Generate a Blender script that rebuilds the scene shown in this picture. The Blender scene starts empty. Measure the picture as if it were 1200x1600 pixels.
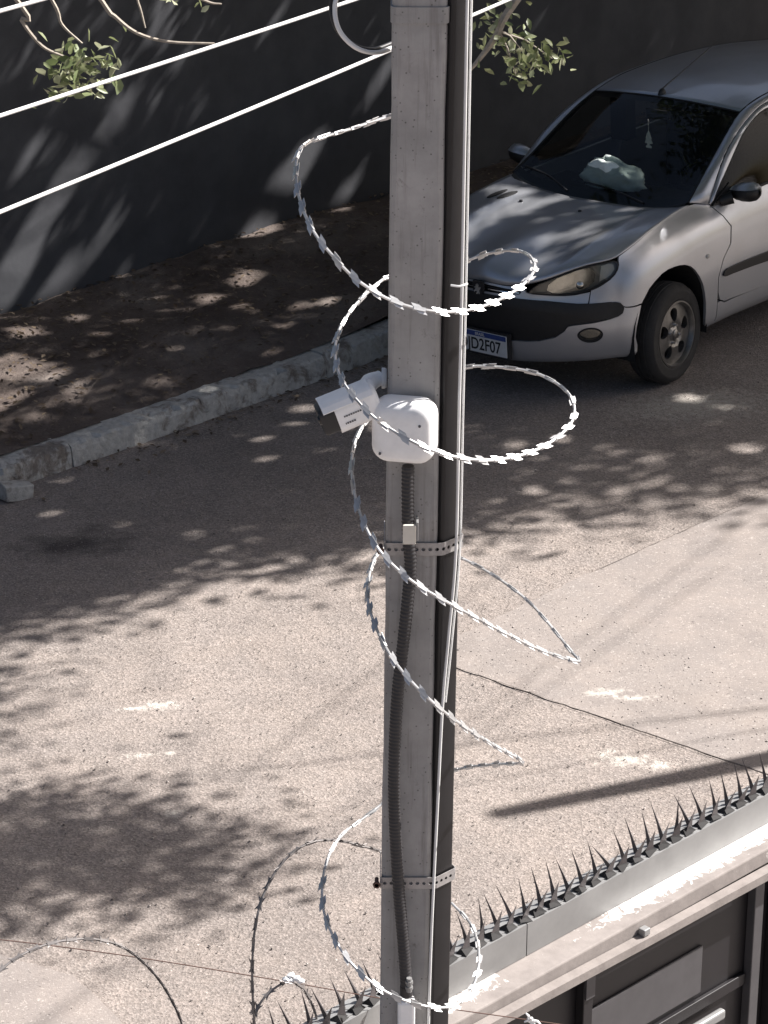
import bpy, bmesh, math, random
import numpy as np
from mathutils import Vector, Matrix
from mathutils.geometry import delaunay_2d_cdt

sc = bpy.context.scene
R = math.radians

# ------------------------------------------------------------------ camera, sky, sun, exposure
CAM_H = 6.49
cam_d = bpy.data.cameras.new('camera')
cam_d.sensor_fit = 'HORIZONTAL'
cam_d.sensor_width = 36.0
cam_d.lens = 36.0 * 4700 / 1200
cam_d.clip_start = 0.1
cam_d.clip_end = 600
cam = bpy.data.objects.new('camera', cam_d)
sc.collection.objects.link(cam)
cam.matrix_world = (Matrix.Translation((0, 0, CAM_H)) @ Matrix.Rotation(R(90 - 24), 4, 'X') @ Matrix.Rotation(R(0.2), 4, 'Z'))
sc.camera = cam

SUN_EL, SUN_AZ = R(42), R(22.1)          # azimuth measured from +X towards +Y
to_sun = Vector((math.cos(SUN_EL) * math.cos(SUN_AZ), math.cos(SUN_EL) * math.sin(SUN_AZ), math.sin(SUN_EL)))
world = bpy.data.worlds.new('World')
sc.world = world
world.use_nodes = True
wn = world.node_tree
wn.nodes.clear()
w_out = wn.nodes.new('ShaderNodeOutputWorld')
w_bg = wn.nodes.new('ShaderNodeBackground')
w_sky = wn.nodes.new('ShaderNodeTexSky')
w_sky.sky_type = 'NISHITA'
w_sky.sun_disc = False
w_sky.sun_elevation = SUN_EL
w_sky.sun_rotation = R(90) - SUN_AZ
w_sky.dust_density = 4.0
w_sky.ozone_density = 0.0
w_sky.air_density = 0.8
w_bg.inputs[1].default_value = 0.052
wn.links.new(w_sky.outputs[0], w_bg.inputs[0])
wn.links.new(w_bg.outputs[0], w_out.inputs[0])
sun_d = bpy.data.lights.new('sun', 'SUN')
sun_d.energy = 5.0
sun_d.angle = R(0.53)
sun_d.color = (1.0, 0.962, 0.93)
sun = bpy.data.objects.new('sun', sun_d)
sc.collection.objects.link(sun)
sun.rotation_euler = to_sun.to_track_quat('Z', 'Y').to_euler()
sc.view_settings.view_transform = 'Standard'
sc.view_settings.look = 'None'
sc.view_settings.exposure = 1.2
sc.view_settings.gamma = 1.0
sc.view_settings.use_curve_mapping = False
sc.cycles.max_bounces = 8
sc.cycles.transparent_max_bounces = 12

# ------------------------------------------------------------------ helpers
COL = sc.collection
rng = random.Random(11)

def tag(o, label=None, cat=None, group=None, kind=None):
    if label: o['label'] = label
    if cat: o['category'] = cat
    if group: o['group'] = group
    if kind: o['kind'] = kind
    return o

def empty(name, loc=(0, 0, 0), label=None, cat=None, group=None):
    o = bpy.data.objects.new(name, None)
    o.empty_display_size = 0.1
    COL.objects.link(o)
    o.location = loc
    return tag(o, label, cat, group)

def mesh(name, V, F, smooth=False):
    me = bpy.data.meshes.new(name)
    me.from_pydata([tuple(v) for v in V], [], [tuple(f) for f in F])
    if smooth:
        me.polygons.foreach_set('use_smooth', [True] * len(me.polygons))
    me.update()
    return me

def obj(name, me, mat=None, parent=None, loc=None, rot=None):
    o = bpy.data.objects.new(name, me)
    if mat is not None and len(me.materials) == 0: me.materials.append(mat)
    COL.objects.link(o)
    if parent is not None:
        o.parent = parent
        if loc is None: loc = -Vector(parent.location) if parent.rotation_euler.z == 0 and parent.parent is None else (0, 0, 0)
    if loc is not None: o.location = loc
    if rot is not None: o.rotation_euler = rot
    return o

class MB:
    """collects boxes, tubes and prisms into one mesh"""
    def __init__(s): s.V = []; s.F = []
    def add(s, V, F):
        b = len(s.V); s.V += [tuple(v) for v in V]; s.F += [tuple(i + b for i in f) for f in F]; return s
    def box(s, a, b, M=None):
        V = [Vector((x, y, z)) for x in (a[0], b[0]) for y in (a[1], b[1]) for z in (a[2], b[2])]
        if M is not None: V = [M @ v for v in V]
        return s.add(V, [(0, 1, 3, 2), (4, 6, 7, 5), (0, 4, 5, 1), (2, 3, 7, 6), (0, 2, 6, 4), (1, 5, 7, 3)])
    def tube(s, pts, r, n=8, cap=True):
        P = [Vector(p) for p in pts]; rr = r if isinstance(r, (list, tuple)) else [r] * len(P)
        V = []; up = Vector((0.13, 0.21, 0.97)); prev = None
        for i, p in enumerate(P):
            t = (P[min(i + 1, len(P) - 1)] - P[max(i - 1, 0)])
            if t.length < 1e-9: t = Vector((0, 0, 1))
            t.normalize()
            if prev is None:
                x = t.cross(up)
                if x.length < 0.05: x = t.cross(Vector((1, 0, 0)))
            else: x = prev - t * prev.dot(t)
            x.normalize(); y = t.cross(x); prev = x
            for k in range(n):
                a = 2 * math.pi * k / n
                V.append(p + (x * math.cos(a) + y * math.sin(a)) * rr[i])
        F = [(i * n + k, i * n + (k + 1) % n, (i + 1) * n + (k + 1) % n, (i + 1) * n + k) for i in range(len(P) - 1) for k in range(n)]
        if cap: F += [tuple(reversed(range(n))), tuple(range((len(P) - 1) * n, len(P) * n))]
        return s.add(V, F)
    def prism(s, poly, z0, z1, M=None):
        n = len(poly)
        V = [Vector((p[0], p[1], z0)) for p in poly] + [Vector((p[0], p[1], z1)) for p in poly]
        if M is not None: V = [M @ v for v in V]
        return s.add(V, [tuple(reversed(range(n))), tuple(range(n, 2 * n))] + [(i, (i + 1) % n, n + (i + 1) % n, n + i) for i in range(n)])
    def lathe(s, prof, n=32, M=None, closed=False):
        V = []
        for r, z in prof:
            for k in range(n):
                a = 2 * math.pi * k / n
                v = Vector((r * math.cos(a), r * math.sin(a), z))
                V.append(M @ v if M is not None else v)
        m = len(prof); rng_ = range(m if closed else m - 1)
        return s.add(V, [(i * n + k, i * n + (k + 1) % n, ((i + 1) % m) * n + (k + 1) % n, ((i + 1) % m) * n + k) for i in rng_ for k in range(n)])
    def build(s, name, mat, parent=None, smooth=False, loc=None, bevel=0, seg=2):
        me = mesh(name, s.V, s.F, smooth)
        if bevel:
            bm = bmesh.new(); bm.from_mesh(me)
            bmesh.ops.remove_doubles(bm, verts=bm.verts, dist=1e-5)
            bmesh.ops.recalc_face_normals(bm, faces=bm.faces)
            es = [e for e in bm.edges if len(e.link_faces) == 2 and e.calc_face_angle(0) > 0.5]
            bmesh.ops.bevel(bm, geom=es, offset=bevel, segments=seg, affect='EDGES', profile=0.5, clamp_overlap=True)
            bm.to_mesh(me); bm.free()
            if smooth:
                me.polygons.foreach_set('use_smooth', [True] * len(me.polygons))
                me.set_sharp_from_angle(angle=R(40))
        elif smooth:
            me.set_sharp_from_angle(angle=R(50))
        return obj(name, me, mat, parent, loc)

def catmull(P, m=8, closed=False):
    P = [Vector(p) for p in P]; n = len(P); out = []
    for i in range(n if closed else n - 1):
        if closed: p0, p1, p2, p3 = P[i - 1], P[i], P[(i + 1) % n], P[(i + 2) % n]
        else:
            p1, p2 = P[i], P[i + 1]
            p0 = P[i - 1] if i else p1 * 2 - p2
            p3 = P[i + 2] if i + 2 < n else p2 * 2 - p1
        for k in range(m):
            t = k / m
            out.append(0.5 * ((2 * p1) + (p2 - p0) * t + (2 * p0 - 5 * p1 + 4 * p2 - p3) * t * t + (3 * p1 - p0 - 3 * p2 + p3) * t ** 3))
    if not closed: out.append(P[-1])
    return out

def resample(P, step):
    L = [0.0]
    for a, b in zip(P, P[1:]): L.append(L[-1] + (b - a).length)
    n = max(2, int(L[-1] / step) + 1); out = []; j = 0
    for i in range(n):
        d = L[-1] * i / (n - 1)
        while j < len(L) - 2 and L[j + 1] < d: j += 1
        f = (d - L[j]) / max(1e-9, L[j + 1] - L[j])
        out.append(P[j].lerp(P[j + 1], f))
    return out

def np_mesh(name, V, F, smooth=False):
    """V (n,3) array, F (m,k) array of equal-size faces"""
    me = bpy.data.meshes.new(name)
    V = np.asarray(V, np.float32); F = np.asarray(F, np.int32); m, k = F.shape
    me.vertices.add(len(V)); me.vertices.foreach_set('co', V.ravel())
    me.loops.add(m * k); me.loops.foreach_set('vertex_index', F.ravel())
    me.polygons.add(m)
    me.polygons.foreach_set('loop_start', np.arange(0, m * k, k, dtype=np.int32))
    if smooth: me.polygons.foreach_set('use_smooth', np.ones(m, bool))
    me.update(calc_edges=True)
    return me

# ------------------------------------------------------------------ materials
def new_mat(name):
    m = bpy.data.materials.new(name); m.use_nodes = True
    nt = m.node_tree; return m, nt, nt.nodes['Principled BSDF']

def N(nt, kind, **kw):
    n = nt.nodes.new(kind)
    for k, v in kw.items():
        if k.startswith('i_'):
            key = k[2:]; key = int(key) if key.isdigit() else key.replace('_', ' ')
            n.inputs[key].default_value = v
        else: setattr(n, k, v)
    return n

def ramp(nt, src, stops):
    r = nt.nodes.new('ShaderNodeValToRGB')
    e = r.color_ramp.elements
    while len(e) < len(stops): e.new(0.5)
    for x, (p, c) in zip(e, stops):
        x.position = p; x.color = (c[0], c[1], c[2], 1) if not isinstance(c, (int, float)) else (c, c, c, 1)
    nt.links.new(src, r.inputs[0]); return r.outputs[0]

def mixc(nt, a, b, f, mode='MIX'):
    m = nt.nodes.new('ShaderNodeMix'); m.data_type = 'RGBA'; m.blend_type = mode
    for idx, v in ((0, f), (6, a), (7, b)):
        if hasattr(v, 'is_output'): nt.links.new(v, m.inputs[idx])
        elif idx == 0: m.inputs[0].default_value = v
        else: m.inputs[idx].default_value = (v[0], v[1], v[2], 1)
    return m.outputs[2]

def coords(nt, scale=(1, 1, 1), kind='Object'):
    tc = nt.nodes.new('ShaderNodeTexCoord'); mp = nt.nodes.new('ShaderNodeMapping')
    mp.inputs['Scale'].default_value = scale
    nt.links.new(tc.outputs[kind], mp.inputs[0]); return mp.outputs[0]

def noise(nt, vec, scale, detail=4, rough=0.55, dist=0.0):
    n = N(nt, 'ShaderNodeTexNoise', i_Scale=scale, i_Detail=detail, i_Roughness=rough, i_Distortion=dist)
    nt.links.new(vec, n.inputs['Vector']); return n.outputs['Fac']

def bump(nt, bsdf, h, strength=0.4, dist=0.01):
    b = N(nt, 'ShaderNodeBump', i_Strength=strength, i_Distance=dist)
    nt.links.new(h, b.inputs['Height']); nt.links.new(b.outputs[0], bsdf.inputs['Normal'])

def simple(name, col, rough=0.6, metal=0.0, var=0.15, scale=20, bmp=0.0, spec=0.5, coat=0.0):
    """one colour with a little mottling so that nothing is perfectly even"""
    m, nt, b = new_mat(name)
    v = coords(nt); f = noise(nt, v, scale, 5, 0.6)
    lo = tuple(c * (1 - var) for c in col); hi = tuple(min(1, c * (1 + var)) for c in col)
    nt.links.new(ramp(nt, f, [(0.3, lo), (0.7, hi)]), b.inputs['Base Color'])
    b.inputs['Roughness'].default_value = rough; b.inputs['Metallic'].default_value = metal
    b.inputs['Specular IOR Level'].default_value = spec; b.inputs['Coat Weight'].default_value = coat
    if bmp: bump(nt, b, f, bmp, 0.004)
    return m

SPOTS = [(-1.03, 12.27, .10, .05, .1), (-1.16, 12.24, .06, .018, .2), (-1.09, 11.80, .07, .028, .2), (-0.95, 11.82, .03, .02, 0), (-0.90, 11.28, .05, .03, 0), (0.28, 12.72, .045, .016, .6),
         (1.04, 12.41, .09, .045, .2), (1.17, 12.36, .09, .030, .1), (1.08, 11.77, .12, .05, .2), (1.22, 11.72, .08, .035, .1), (0.99, 11.83, .07, .03, .3)]
def mat_asphalt(name, c_lo, c_hi, stone_lo, stone_hi, grain=70, bstr=0.55, ov=0.72):
    m, nt, b = new_mat(name); v = coords(nt)
    big = noise(nt, v, 0.55, 6, 0.6, 0.3); med = noise(nt, v, 4.0, 6, 0.65)
    vo = N(nt, 'ShaderNodeTexVoronoi', i_Scale=grain, i_Randomness=1.0); nt.links.new(v, vo.inputs['Vector'])
    base = ramp(nt, big, [(0.35, c_lo), (0.65, c_hi)])
    base = mixc(nt, base, (0.46, 0.385, 0.33), ramp(nt, med, [(0.40, 0.0), (0.75, 0.22)]))
    wear = noise(nt, coords(nt, (1.0, 1.0, 1.0)), 1.7, 7, 0.7, 0.8)
    base = mixc(nt, base, (0.15, 0.13, 0.12), ramp(nt, wear, [(0.50, 0.0), (0.72, 0.38)]))
    stones = ramp(nt, vo.outputs['Color'], [(0.20, stone_lo), (0.55, (0.5, 0.49, 0.48)), (0.85, stone_hi)])
    fl = mixc(nt, base, stones, ov, 'OVERLAY')
    sand = noise(nt, v, 85, 3, 0.75)
    fl = mixc(nt, fl, (0.60, 0.55, 0.50), ramp(nt, sand, [(0.58, 0.0), (0.70, 0.65)]))
    dark = noise(nt, v, 48, 4, 0.75)
    fl = mixc(nt, fl, (0.05, 0.042, 0.042), ramp(nt, dark, [(0.60, 0.0), (0.72, 0.72)]))
    ragged = noise(nt, v, 26, 5, 0.75); rag2 = noise(nt, v, 5, 5, 0.7)
    def spot(fl, x, y, rx, ry, an, col, noi, amp, soft, lvl):
        mp = N(nt, 'ShaderNodeMapping', vector_type='TEXTURE'); mp.inputs['Location'].default_value = (x, y, 0); mp.inputs['Rotation'].default_value = (0, 0, an); mp.inputs['Scale'].default_value = (rx, ry, 100)
        tc = nt.nodes.new('ShaderNodeTexCoord'); nt.links.new(tc.outputs['Object'], mp.inputs[0])
        ln = N(nt, 'ShaderNodeVectorMath', operation='LENGTH'); nt.links.new(mp.outputs[0], ln.inputs[0])
        ad = N(nt, 'ShaderNodeMath', operation='MULTIPLY_ADD', i_1=amp); nt.links.new(noi, ad.inputs[0]); nt.links.new(ln.outputs['Value'], ad.inputs[2])
        mr = N(nt, 'ShaderNodeMapRange', i_1=1.0 + amp * .5, i_2=1.0 + amp * .5 - soft, i_3=0.0, i_4=lvl); nt.links.new(ad.outputs[0], mr.inputs[0])
        return mixc(nt, fl, col, mr.outputs[0])
    for x, y, rx, ry, an in SPOTS: fl = spot(fl, x, y, rx * 1.1, ry * 1.1, an, (0.62, 0.58, 0.52), ragged, 4.5, 1.1, .75)
    fl = spot(fl, -1.58, 14.2, .36, .24, .2, (0.05, 0.044, 0.043), rag2, 2.5, .9, .8)
    fl = spot(fl, 1.75, 16.0, .55, .30, .2, (0.50, 0.47, 0.42), ragged, 3.0, .9, .6)
    nt.links.new(fl, b.inputs['Base Color'])
    b.inputs['Roughness'].default_value = 0.95; b.inputs['Specular IOR Level'].default_value = 0.2
    h = N(nt, 'ShaderNodeMath', operation='MULTIPLY_ADD', i_1=0.5); nt.links.new(vo.outputs['Distance'], h.inputs[0])
    nt.links.new(noise(nt, v, 75, 5, 0.75), h.inputs[2])
    bump(nt, b, h.outputs[0], bstr, 0.010)
    return m

def mat_dirt():
    m, nt, b = new_mat('trodden_earth'); v = coords(nt)
    big = noise(nt, v, 1.2, 6, 0.65, 0.4); fine = noise(nt, v, 22, 6, 0.7)
    c = ramp(nt, big, [(0.3, (0.092, 0.071, 0.062)), (0.55, (0.155, 0.126, 0.111)), (0.75, (0.27, 0.235, 0.21))])
    c = mixc(nt, c, (0.33, 0.28, 0.23), ramp(nt, fine, [(0.55, 0.0), (0.8, 0.6)]))
    vo = N(nt, 'ShaderNodeTexVoronoi', i_Scale=34); nt.links.new(v, vo.inputs['Vector'])
    c = mixc(nt, c, (0.03, 0.022, 0.018), ramp(nt, vo.outputs['Distance'], [(0.08, 0.5), (0.22, 0.0)]))
    nt.links.new(c, b.inputs['Base Color']); b.inputs['Roughness'].default_value = 0.95; b.inputs['Specular IOR Level'].default_value = 0.15
    bump(nt, b, fine, 0.8, 0.02); return m

def mat_kerb():
    m, nt, b = new_mat('old_whitewash'); v = coords(nt)
    n1 = noise(nt, v, 7, 8, 0.7, 0.6); n2 = noise(nt, v, 30, 6, 0.7); n3 = noise(nt, v, 2.2, 4, 0.6)
    white = ramp(nt, n2, [(0.3, (0.40, 0.39, 0.37)), (0.7, (0.62, 0.61, 0.58))])
    conc = ramp(nt, n2, [(0.3, (0.11, 0.09, 0.075)), (0.7, (0.25, 0.21, 0.18))])
    mk = N(nt, 'ShaderNodeMath', operation='ADD'); nt.links.new(n1, mk.inputs[0]); nt.links.new(n3, mk.inputs[1])
    c = mixc(nt, conc, white, ramp(nt, mk.outputs[0], [(0.86, 0.1), (1.02, 0.9)]))
    nt.links.new(c, b.inputs['Base Color']); b.inputs['Roughness'].default_value = 0.9
    bump(nt, b, n1, 0.9, 0.025); return m

def mat_concrete(name, lo, hi, scale=14, holes=0.5, tint=None, runs=False):
    m, nt, b = new_mat(name); v = coords(nt)
    a = noise(nt, v, scale, 8, 0.65); s = noise(nt, v, 2.0, 4, 0.6)
    c = ramp(nt, a, [(0.3, lo), (0.7, hi)])
    if tint: c = mixc(nt, c, tint, ramp(nt, s, [(0.4, 0.0), (0.65, 0.55)]))
    if runs:
        st = noise(nt, coords(nt, (60, 60, 3.0)), 1.0, 6, 0.7); c = mixc(nt, c, (0.12, 0.10, 0.09), ramp(nt, st, [(0.52, 0.0), (0.75, 0.55)]))
        ds = noise(nt, coords(nt, (30, 30, 30)), 1.0, 8, 0.75, 0.5); c = mixc(nt, c, (0.10, 0.085, 0.075), ramp(nt, ds, [(0.60, 0.0), (0.72, 0.6)]))
    vo = N(nt, 'ShaderNodeTexVoronoi', i_Scale=scale * 6); nt.links.new(v, vo.inputs['Vector'])
    c = mixc(nt, c, (0.04, 0.035, 0.03), ramp(nt, vo.outputs['Distance'], [(0.05, holes), (0.16, 0.0)]))
    nt.links.new(c, b.inputs['Base Color']); b.inputs['Roughness'].default_value = 0.85; b.inputs['Specular IOR Level'].default_value = 0.3
    bump(nt, b, a, 0.35, 0.004); return m

def mat_ledge():
    m, nt, b = new_mat('cement_ledge_with_lime'); v = coords(nt)
    a = noise(nt, v, 20, 8, 0.65); c = ramp(nt, a, [(0.3, (0.20, 0.177, 0.165)), (0.7, (0.285, 0.255, 0.238))])
    mp = N(nt, 'ShaderNodeMapping', vector_type='TEXTURE'); mp.inputs['Location'].default_value = (.137, 5.304, 0); mp.inputs['Rotation'].default_value = (0, 0, R(44.4)); nt.links.new(v, mp.inputs[0])
    sx = N(nt, 'ShaderNodeSeparateXYZ'); nt.links.new(mp.outputs[0], sx.inputs[0])
    def mr(src, a0, a1, b0, b1):
        q = N(nt, 'ShaderNodeMapRange', i_1=a0, i_2=a1, i_3=b0, i_4=b1); nt.links.new(src, q.inputs[0]); return q.outputs[0]
    def add(x, y):
        q = N(nt, 'ShaderNodeMath', operation='ADD'); nt.links.new(x, q.inputs[0]); nt.links.new(y, q.inputs[1]); return q.outputs[0]
    nz = noise(nt, v, 42, 7, 0.72, 0.6)
    val = add(nz, mr(sx.outputs[0], .22, .60, -.22, .13))             # crust thickens up the ledge
    val = add(val, mr(sx.outputs[1], -.030, -.062, 0, -.30))           # and stays off its outer edge
    end = N(nt, 'ShaderNodeMath', operation='COMPARE', i_1=.05, i_2=.09); nt.links.new(sx.outputs[0], end.inputs[0])
    e2 = mr(end.outputs[0], 0, 1, 0, .26); val = add(val, e2)
    c = mixc(nt, c, (0.78, 0.76, 0.73), ramp(nt, val, [(0.50, 0.0), (0.56, 1.0)]))
    nt.links.new(c, b.inputs['Base Color']); b.inputs['Roughness'].default_value = 0.9; bump(nt, b, val, 0.3, 0.003); return m

def mat_wallpaint():
    m, nt, b = new_mat('charcoal_wall_paint'); v = coords(nt)
    a = noise(nt, v, 3.0, 6, 0.6); f = noise(nt, v, 40, 4, 0.6)
    streak = noise(nt, coords(nt, (2.5, 2.5, 0.25)), 2.0, 5, 0.6)
    c = ramp(nt, a, [(0.3, (0.064, 0.065, 0.072)), (0.7, (0.094, 0.096, 0.104))])
    c = mixc(nt, c, (0.10, 0.10, 0.10), ramp(nt, streak, [(0.55, 0.0), (0.85, 0.45)]))
    nt.links.new(c, b.inputs['Base Color']); b.inputs['Roughness'].default_value = 0.75; b.inputs['Specular IOR Level'].default_value = 0.25
    bump(nt, b, f, 0.25, 0.003); return m

def mat_leaf(name, c1, c2, c3):
    m, nt, b = new_mat(name); out = nt.nodes['Material Output']
    g = N(nt, 'ShaderNodeNewGeometry'); oi = noise(nt, coords(nt), 9.0, 2)
    c = ramp(nt, g.outputs['Random Per Island'], [(0.0, c1), (0.5, c2), (1.0, c3)])
    c = mixc(nt, c, c3, ramp(nt, oi, [(0.5, 0.0), (0.75, 0.4)]))
    nt.links.new(c, b.inputs['Base Color']); b.inputs['Roughness'].default_value = 0.45
    tr = N(nt, 'ShaderNodeBsdfTranslucent'); nt.links.new(c, tr.inputs[0])
    mx = N(nt, 'ShaderNodeMixShader', i_0=0.3)
    nt.links.new(b.outputs[0], mx.inputs[1]); nt.links.new(tr.outputs[0], mx.inputs[2]); nt.links.new(mx.outputs[0], out.inputs[0])
    return m

def mat_glass(name, tint, refl=1.0):
    m, nt, b = new_mat(name); out = nt.nodes['Material Output']
    t = N(nt, 'ShaderNodeBsdfTransparent'); t.inputs[0].default_value = (*tint, 1)
    gl = N(nt, 'ShaderNodeBsdfGlossy', i_Roughness=0.03)
    gl.inputs[0].default_value = (refl, refl, refl, 1)
    fr = N(nt, 'ShaderNodeFresnel', i_IOR=1.5); ge = N(nt, 'ShaderNodeNewGeometry'); io = N(nt, 'ShaderNodeMapRange', i_3=1.5, i_4=1 / 1.5)
    nt.links.new(ge.outputs['Backfacing'], io.inputs[0]); nt.links.new(io.outputs[0], fr.inputs[0])
    mx = N(nt, 'ShaderNodeMixShader')
    nt.links.new(fr.outputs[0], mx.inputs[0]); nt.links.new(t.outputs[0], mx.inputs[1]); nt.links.new(gl.outputs[0], mx.inputs[2])
    nt.links.new(mx.outputs[0], out.inputs[0]); return m

def mat_carpaint():
    m, nt, b = new_mat('silver_paint'); v = coords(nt)
    fl = noise(nt, v, 900, 1, 0.5); d = noise(nt, v, 3.5, 5, 0.6)
    c = ramp(nt, fl, [(0.3, (0.42, 0.43, 0.455)), (0.7, (0.51, 0.52, 0.545))])
    c = mixc(nt, c, (0.36, 0.33, 0.30), ramp(nt, d, [(0.5, 0.0), (0.85, 0.3)]))
    nt.links.new(c, b.inputs['Base Color'])
    b.inputs['Metallic'].default_value = 0.65
    nt.links.new(ramp(nt, d, [(0.3, 0.30), (0.8, 0.45)]), b.inputs['Roughness'])
    b.inputs['Coat Weight'].default_value = 0.7; b.inputs['Coat Roughness'].default_value = 0.10
    return m

M = {
 'asphalt': mat_asphalt('dusty_asphalt', (0.225, 0.200, 0.186), (0.275, 0.243, 0.224), (0.36, 0.35, 0.34), (0.66, 0.64, 0.63), 95, 0.5),
 'slab': mat_asphalt('smooth_cement_patch', (0.235, 0.210, 0.196), (0.265, 0.236, 0.219), (0.44, 0.43, 0.43), (0.57, 0.56, 0.56), 150, 0.16, 0.35),
 'dirt': mat_dirt(), 'kerb': mat_kerb(), 'wall': mat_wallpaint(),
 'joint': simple('joint_dirt', (0.075, 0.06, 0.052), 0.95, var=0.4),
 'splash': simple('dried_lime', (0.62, 0.58, 0.52), 0.9, var=0.2, scale=30),
 'oil': simple('oil_stain', (0.045, 0.038, 0.036), 0.6, var=0.3, scale=12),
 'post': mat_concrete('post_concrete', (0.30, 0.288, 0.280), (0.44, 0.424, 0.412), 13, 0.75, (0.245, 0.245, 0.235), True),
 'render': mat_concrete('cement_ledge', (0.20, 0.177, 0.165), (0.285, 0.255, 0.238), 20, 0.3),
 'ledge': mat_ledge(),
 'steel_dark': simple('dark_painted_steel', (0.009, 0.0082, 0.0095), 0.45, 0.2, 0.2, 30),
 'gate': simple('dark_gate_paint', (0.0105, 0.009, 0.0108), 0.5, 0.1, 0.15, 12),
 'gate_sunlit': simple('sunlit_gate_paint', (0.075, 0.072, 0.076), 0.5, 0.2, 0.1, 25),  # paler gate paint, grazing sunlight put into its colour
 'galv': simple('galvanised_sheet', (0.27, 0.27, 0.268), 0.5, 0.35, 0.14, 9),
 'band': simple('perforated_band_zinc', (0.34, 0.325, 0.32), 0.5, 0.4, 0.15, 60),
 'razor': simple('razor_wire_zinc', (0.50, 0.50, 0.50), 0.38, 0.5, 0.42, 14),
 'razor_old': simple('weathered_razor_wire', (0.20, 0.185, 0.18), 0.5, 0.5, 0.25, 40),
 'rust': simple('rusty_wire', (0.13, 0.075, 0.06), 0.8, 0.2, 0.3, 60),
 'spike': simple('spike_steel', (0.10, 0.09, 0.092), 0.45, 0.4, 0.2, 60),
 'white_pl': simple('white_plastic', (0.86, 0.86, 0.855), 0.45, var=0.06, scale=35),
 'cable': simple('white_cable', (0.72, 0.72, 0.71), 0.5, var=0.08, scale=15),
 'black_pl': simple('black_plastic', (0.018, 0.018, 0.020), 0.5, var=0.2, scale=15),
 'conduit': simple('black_conduit', (0.028, 0.026, 0.028), 0.55, var=0.2, scale=50),
 'cream': simple('cream_tag', (0.66, 0.62, 0.54), 0.6, var=0.06),
 'lens': simple('lens_glass', (0.01, 0.01, 0.012), 0.12, var=0.1),
 'print': simple('grey_print', (0.08, 0.08, 0.09), 0.6, var=0.1),
 'paint': mat_carpaint(),
 'trim': simple('grained_black_trim', (0.011, 0.011, 0.012), 0.5, var=0.25, scale=40),
 'rubber': simple('tyre_rubber', (0.022, 0.021, 0.021), 0.85, var=0.3, scale=25, bmp=0.2),
 'seal': simple('black_seal', (0.008, 0.008, 0.009), 0.7, var=0.1),
 'under': simple('underbody', (0.01, 0.01, 0.01), 0.9, var=0.2),
 'rim': simple('dirty_alloy', (0.20, 0.195, 0.19), 0.35, 0.8, 0.25, 18),
 'chrome': simple('chrome', (0.75, 0.75, 0.76), 0.12, 1.0, 0.03),
 'reflector': simple('lamp_reflector', (0.55, 0.55, 0.53), 0.14, 1.0, 0.1, 30),
 'lamp_bezel': simple('lamp_bezel', (0.15, 0.147, 0.137), 0.35, 0.5, 0.1, 30),
 'lamp_glass': mat_glass('lamp_cover', (0.84, 0.84, 0.81)),
 'windscreen': mat_glass('tinted_windscreen', (0.56, 0.60, 0.585), 0.55),
 'side_glass': mat_glass('tinted_side_glass', (0.40, 0.41, 0.40), 0.35),
 'cabin': simple('cabin_plastic', (0.016, 0.016, 0.017), 0.8, var=0.2),
 'seat': simple('grey_seat_cloth', (0.06, 0.058, 0.058), 0.95, var=0.2, scale=60),
 'bag': simple('white_plastic_bag', (0.82, 0.90, 0.86), 0.5, var=0.06, scale=25, bmp=0.3),
 'card': simple('pale_card', (0.85, 0.83, 0.77), 0.8, var=0.05),
 'plate': simple('plate_white', (0.62, 0.62, 0.62), 0.5, var=0.1),
 'plate_blue': simple('plate_blue', (0.03, 0.06, 0.22), 0.5, var=0.05),
 'ink': simple('plate_ink', (0.012, 0.012, 0.014), 0.6, var=0.1),
 'amber': simple('marker_lens', (0.40, 0.39, 0.365), 0.2, var=0.05),
 'bark': mat_concrete('bark', (0.07, 0.055, 0.045), (0.17, 0.14, 0.115), 9, 0.3),
 'twig': simple('pale_twig', (0.33, 0.29, 0.24), 0.85, var=0.25, scale=40),
 'leaf': mat_leaf('tree_leaf', (0.045, 0.085, 0.022), (0.075, 0.125, 0.03), (0.13, 0.17, 0.055)),
 'leaf_pale': mat_leaf('sunlit_leaf', (0.12, 0.16, 0.06), (0.24, 0.27, 0.13), (0.42, 0.43, 0.30)),
 'grit': mat_leaf('road_grit', (0.16, 0.14, 0.13), (0.33, 0.29, 0.265), (0.62, 0.57, 0.53)),
 'litter': mat_leaf('dry_leaf_litter', (0.05, 0.033, 0.022), (0.12, 0.085, 0.055), (0.27, 0.21, 0.15)),
 'utility': mat_concrete('utility_post_concrete', (0.25, 0.24, 0.22), (0.33, 0.31, 0.29), 12, 0.4),
}

# ------------------------------------------------------------------ the setting: street frame (s along the street, n towards the house)
TT = Vector((math.cos(R(44.5)), math.sin(R(44.5)), 0)); NH = Vector((TT.y, -TT.x, 0))
def W(s, n, z=0.0): return NH * n + TT * s + Vector((0, 0, z))
def kerb_n(s): return -12.20 - (0.06 * (s - 11.6) if s > 11.6 else 0.0)
def road_z(n):
    if n < -12.2: return -0.097
    if n < -10.55: return -0.097 + (n + 12.2) / 1.65 * 0.133
    if n < -9.8: return 0.036 + (n + 10.55) / 0.75 * 0.012
    return 0.048

V = [(-220, -220, -0.3), (220, -220, -0.3), (220, 220, -0.3), (-220, 220, -0.3)]
tag(obj('ground', mesh('ground', V, [(0, 1, 2, 3)]), M['dirt']), kind='structure')

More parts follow.
